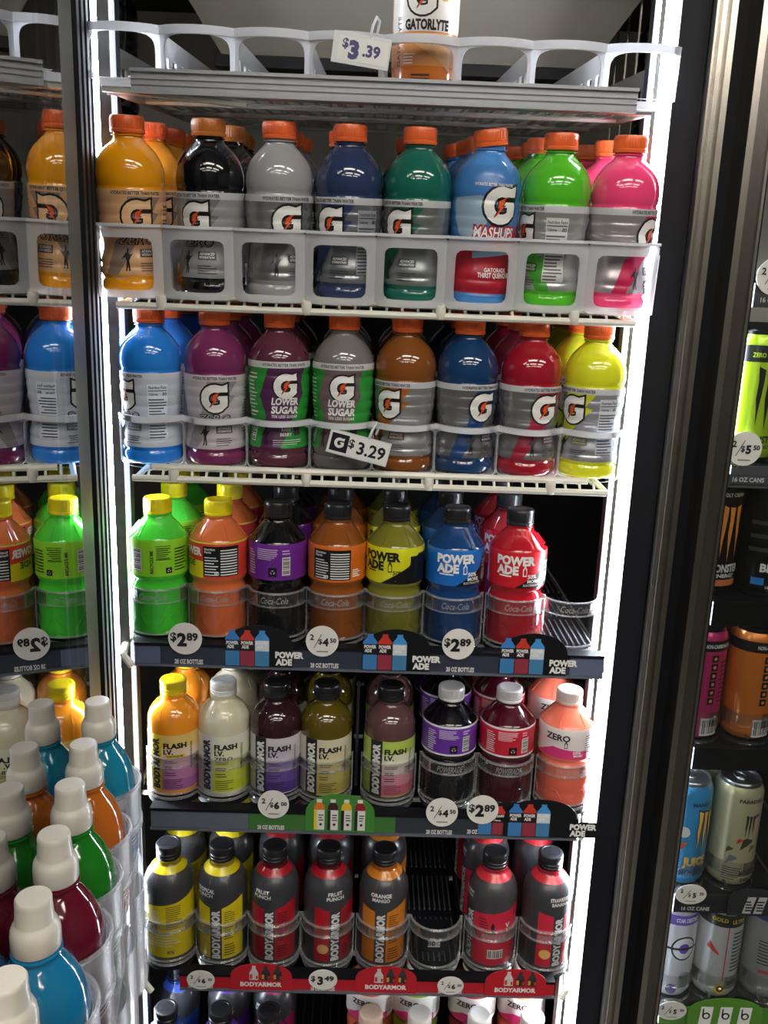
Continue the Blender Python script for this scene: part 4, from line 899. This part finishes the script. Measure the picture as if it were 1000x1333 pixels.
def d_white2(d): d.rect(-.1, .120, .1, .139, printed((22, 22, 22)), 1); d.text('ULTRA', .012, .129, .006, printed((214, 190, 60)), .03, width=.022); d.text('GOLD', -.016, .131, .0055, printed((214, 190, 60)), .03); d.rect(-.003, .035, -.0015, .12, printed((206, 60, 50)), 2); d.poly(circ(-.004, .022, .0085, 16), printed((226, 190, 40)), 2); d.text('O', -.004, .022, .009, INK, .05); d.lines(.006, .028, .05, .115, 11, INK, .35); d.poly([(-.03, .085), (-.012, .075), (-.012, .078), (-.026, .095)], printed((206, 60, 50)), 2); d.text('ENERGY', .016, .03, .006, INK, .03, width=.02)
def d_silver(d): d.rect(-.1, .128, .1, .139, printed((70, 70, 150)), 1); d.text('bang', .004, .112, .016, printed((130, 40, 80)), .05, width=.036); d.lines(-.024, .022, .06, .1, 8, INK, .3); d.poly(circ(.002, .045, .006, 12), printed((60, 100, 160)), 2); d.lines(-.02, .02, .046, .056, 1, printed((190, 60, 60)), .5)
def can_shelf(z, label, railcol, h=.028):
    t = thing('can_shelf', label, 'shelf', (.72, 0, z)); MB().box(-.27, .40, -.02, .40, -.012, -.001, BLACKP).build('shelf_plate', t); MB().box(-.27, .40, -.024, -.02, -.002-h, -.002, printed(railcol)).build('shelf_edge', t)
    for k in range(9): MB().tube([(-.27+.0735*k, -.018, .012), (-.27+.0735*k, .38, .012)], .002, mat((120, 122, 126), .3, .7)).build('lane_wire', t)
    return t
def fence_c(x, z, lab):
    t = thing('can_fence', lab, 'can fence', (x, .02, z), group='clear fences in front of the cans'); f = MB()
    for z0, z1 in ((.024, .044), (-.0005, .004)): f.lathe([(.0352, z0), (.0352, z1), (.0338, z1), (.0338, z0), (.0352, z0)], 16, FENCE, 0, 0, -R(80), R(80), False)
    for a in (-R(80), R(80)): f.lathe([(.0345, 0), (.0345, .03)], 1, FENCE, 0, 0, a-.05, a+.05, False)
    f.build('fence_band', t)
LEV = [(-.1450, 'second', (84, 86, 90)), (-.3250, 'third', (16, 17, 20)), (-.5330, 'fourth', (20, 21, 24)), (-.7620, 'fifth', (40, 42, 46)), (-.9520, 'lowest', (96, 160, 60)), (.0750, 'top', (84, 86, 90))]
for z, n, c in LEV: can_shelf(z, 'black can shelf behind the right door, %s one in view' % n, c, .032 if n in ('third', 'fourth') else .028)
can(.4860, -.145, (166, 196, 34), 'tall lime green can with black claw marks behind the right door', d_green, -6, (40, 42, 40))
can(.5200, .076, (120, 200, 40), 'bright green can at the upper right edge behind the door', d_green, -30, (40, 42, 40))
can(.4550, -.325, (24, 23, 24), 'black can with orange claw marks behind the right door', d_orangeclaw, 14, (50, 50, 52))
can(.5240, -.325, (22, 23, 26), 'black can with a blue patch at the right edge', d_dark, -20, (50, 50, 52))
can(.4600, -.533, (196, 50, 110), 'pink can with black icons half hidden by the door frame', d_icons, 10, (40, 40, 42))
can(.5320, -.533, (222, 126, 44), 'orange can with a column of black icons', d_icons, 8, (40, 40, 42))
can(.6080, -.533, (24, 24, 26), 'dark can at the right edge beside the orange can', d_dark, 0, (40, 40, 42))
can(.4680, -.762, (52, 146, 200), 'sky blue can with gold claw marks', d_blue, 8)
can(.5400, -.762, (206, 200, 160), 'cream can with a busy dark illustration', d_cream, 6)
can(.4720, -.952, (222, 222, 228), 'white can with a purple ring emblem and purple band', d_white, 4, (60, 60, 64))
can(.5400, -.952, (214, 214, 216), 'white can with black shoulder band and red line', d_white2, 4, (60, 60, 64))
can(.6130, -.952, (176, 178, 182), 'silver can with dark blue band under the clear bin', d_silver, 0, (60, 60, 64))
for sx, sz, c, lab in ((.54, -.533, (222, 126, 44), 'orange can behind the front orange can'), (.47, -.533, (196, 50, 110), 'pink can behind the front pink can'), (.472, -.325, (24, 23, 24), 'black can behind the orange clawed can'), (.54, -.325, (22, 23, 26), 'black can behind the can with the blue patch'), (.482, -.762, (52, 146, 200), 'sky blue can behind the front sky blue can'), (.555, -.762, (206, 200, 160), 'cream can behind the front cream can')):
    can(sx, sz, c, lab, lambda d: d.rect(-.02, .12, .02, .125, WHITE, 1), 0, (120, 122, 126), .095, 'cans standing behind the front cans')
for x, z, n in ((.460, -.533, 'pink can'), (.532, -.533, 'orange can'), (.468, -.762, 'sky blue can'), (.54, -.762, 'cream can'), (.472, -.952, 'white can with purple ring'), (.54, -.952, 'white can with red line'), (.613, -.952, 'silver can')): fence_c(x, z, 'clear fence band in front of the '+n)
disc(.4620, -.1250, .0215, '2,5,50', 'round 2 for $5.50 tag below the lime green can', y=-.0275)
disc(.4700, .0810, .0215, '2,5,50', 'round 2 for $5.50 tag at the upper right edge', y=-.0275)
disc(.4710, -.7600, .0220, '2,5,50', 'oval 2 for $5.50 tag below the sky blue can', .0160, y=-.0275)
disc(.4660, -.9560, .0220, '2,5,50', 'oval 2 for $5.50 tag at the lower right', .0160, y=-.0275)
def edge_text(s, x, z, label, h=.0055, w=.04, col=(206, 206, 206), bg=(70, 72, 78)):
    t = MB().box(x-w*.7, x+w*.7, -.0265, -.0255, z-.006, z+.006, printed(bg)).build('shelf_label'); tag(t, label, 'label strip')
    d = Decal(); d.text(s, 0, 0, h, printed(col), .03, width=w); d.build('lettering', lambda u, v, l: (x+u, -.0266-.0002*l, z+v), t)
edge_text('16 OZ CANS', .472, -.164, 'grey strip reading 16 OZ CANS below the lime green can')
edge_text('16 OZ CANS', .477, .054, 'grey strip reading 16 OZ CANS at the upper right edge')
edge_text('16 OZ CANS', .480, -.783, 'dark strip reading 16 OZ CANS below the sky blue can', bg=(36, 38, 42))
def art_b(d, w, h, rh):
    for k in range(3):
        x = -w*.26+k*w*.26; d.poly([(x-.010, .004), (x+.008, .004), (x+.010, h*.72), (x-.008, h*.72)], printed((206, 210, 208)), 2); d.poly(circ(x+.0005, h*.42, .006, 14), INK, 3); d.poly(circ(x+.0005, h*.42, .0035, 12), printed((206, 210, 208)), 4); d.rect(x-.0055, h*.42, x-.0035, h*.66, INK, 3)
card(.545, -.984, .11, .052, .026, (104, 164, 62), art_b, 'green half oval shelf card with three cans at the lower right', y=-.028)
def art_w(d, w, h, rh):
    for k in range(2): d.poly([(-.014+.016*k, .004), (-.002+.016*k, .004), (.004+.016*k, h*.7), (-.008+.016*k, h*.7)], printed((150, 152, 154)), 2); d.lines(-.010+.016*k, .0+.016*k, .008, h*.6, 4, INK, .5, 3)
card(.560, -.792, .07, .044, .026, (56, 58, 62), art_w, 'grey shelf card with can pictures below the cream can', y=-.028)
cl = thing('plastic_bin', 'clear plastic bin with pink contents at the right edge', 'bin', (.640, -.020, -.74))
MB().lathe([(.030, -.085), (.036, -.02), (.038, .06), (.0365, .06), (.0345, -.02), (.0285, -.083)], 24, POCKET, cap=False).build('bin_body', cl)
MB().lathe([(0, -.06), (.026, -.058), (.031, -.01), (.031, .035), (.02, .045), (0, .046)], 20, mat((206, 120, 130), .5)).build('pink_contents', cl)
l = thing('led_light_strip', 'unseen led strip added to light the cans, behind the frame of the right door', 'led light', (0, 0, 0))  # hidden strip, added because the cans came out too dark
MB().box(.436, .443, -.004, .006, -1.22, .5, emat('added_can_glow', (236, 244, 255), 26)).build('diffuser', l); MB().box(.434, .445, .0065, .03, -1.22, .5, STEEL).build('metal_housing', l)
# dark stock glimpsed beyond the top rack on both sides
for k, (x, y) in enumerate(((.395, .10), (.405, .19), (.415, .28), (.425, .37), (.47, .14), (.48, .24), (-.385, .12), (-.39, .22), (-.40, .32))):
    b = thing('dark_bottle', 'dark bottle beyond the top rack, %s' % ('%s in the row at the upper right' % ORD[k] if k < 6 else '%s in the row at the upper left' % ORD[k-6]), 'bottle', (x, y, .27+.02*(y > .2)), group='dark bottles beyond the top rack')
    put('body', body_mesh('sport', SPORT, (18, 19, 22)), b); put('cap', cap_mesh('sport', (30, 30, 32)), b).location = (0, 0, .178)
for x0, x1, nm in ((.375, .62, 'right'), (-.62, -.345, 'left')):
    s_ = thing('bay_shelf', 'dark wire shelf in the unlit bay beyond the top rack, %s side' % nm, 'shelf', ((x0+x1)/2, 0, .266)); w = (x1-x0)/2
    MB().box(-w, w, .05, .45, -.006, 0, DARK).build('shelf_plate', s_)
    for k in range(6): MB().tube([(-w-.022, .06+.06*k, .0), (-w-.022, .06+.06*k, .22)], .002, mat((150, 146, 138), .3, .8)).build('guard_wire', s_)
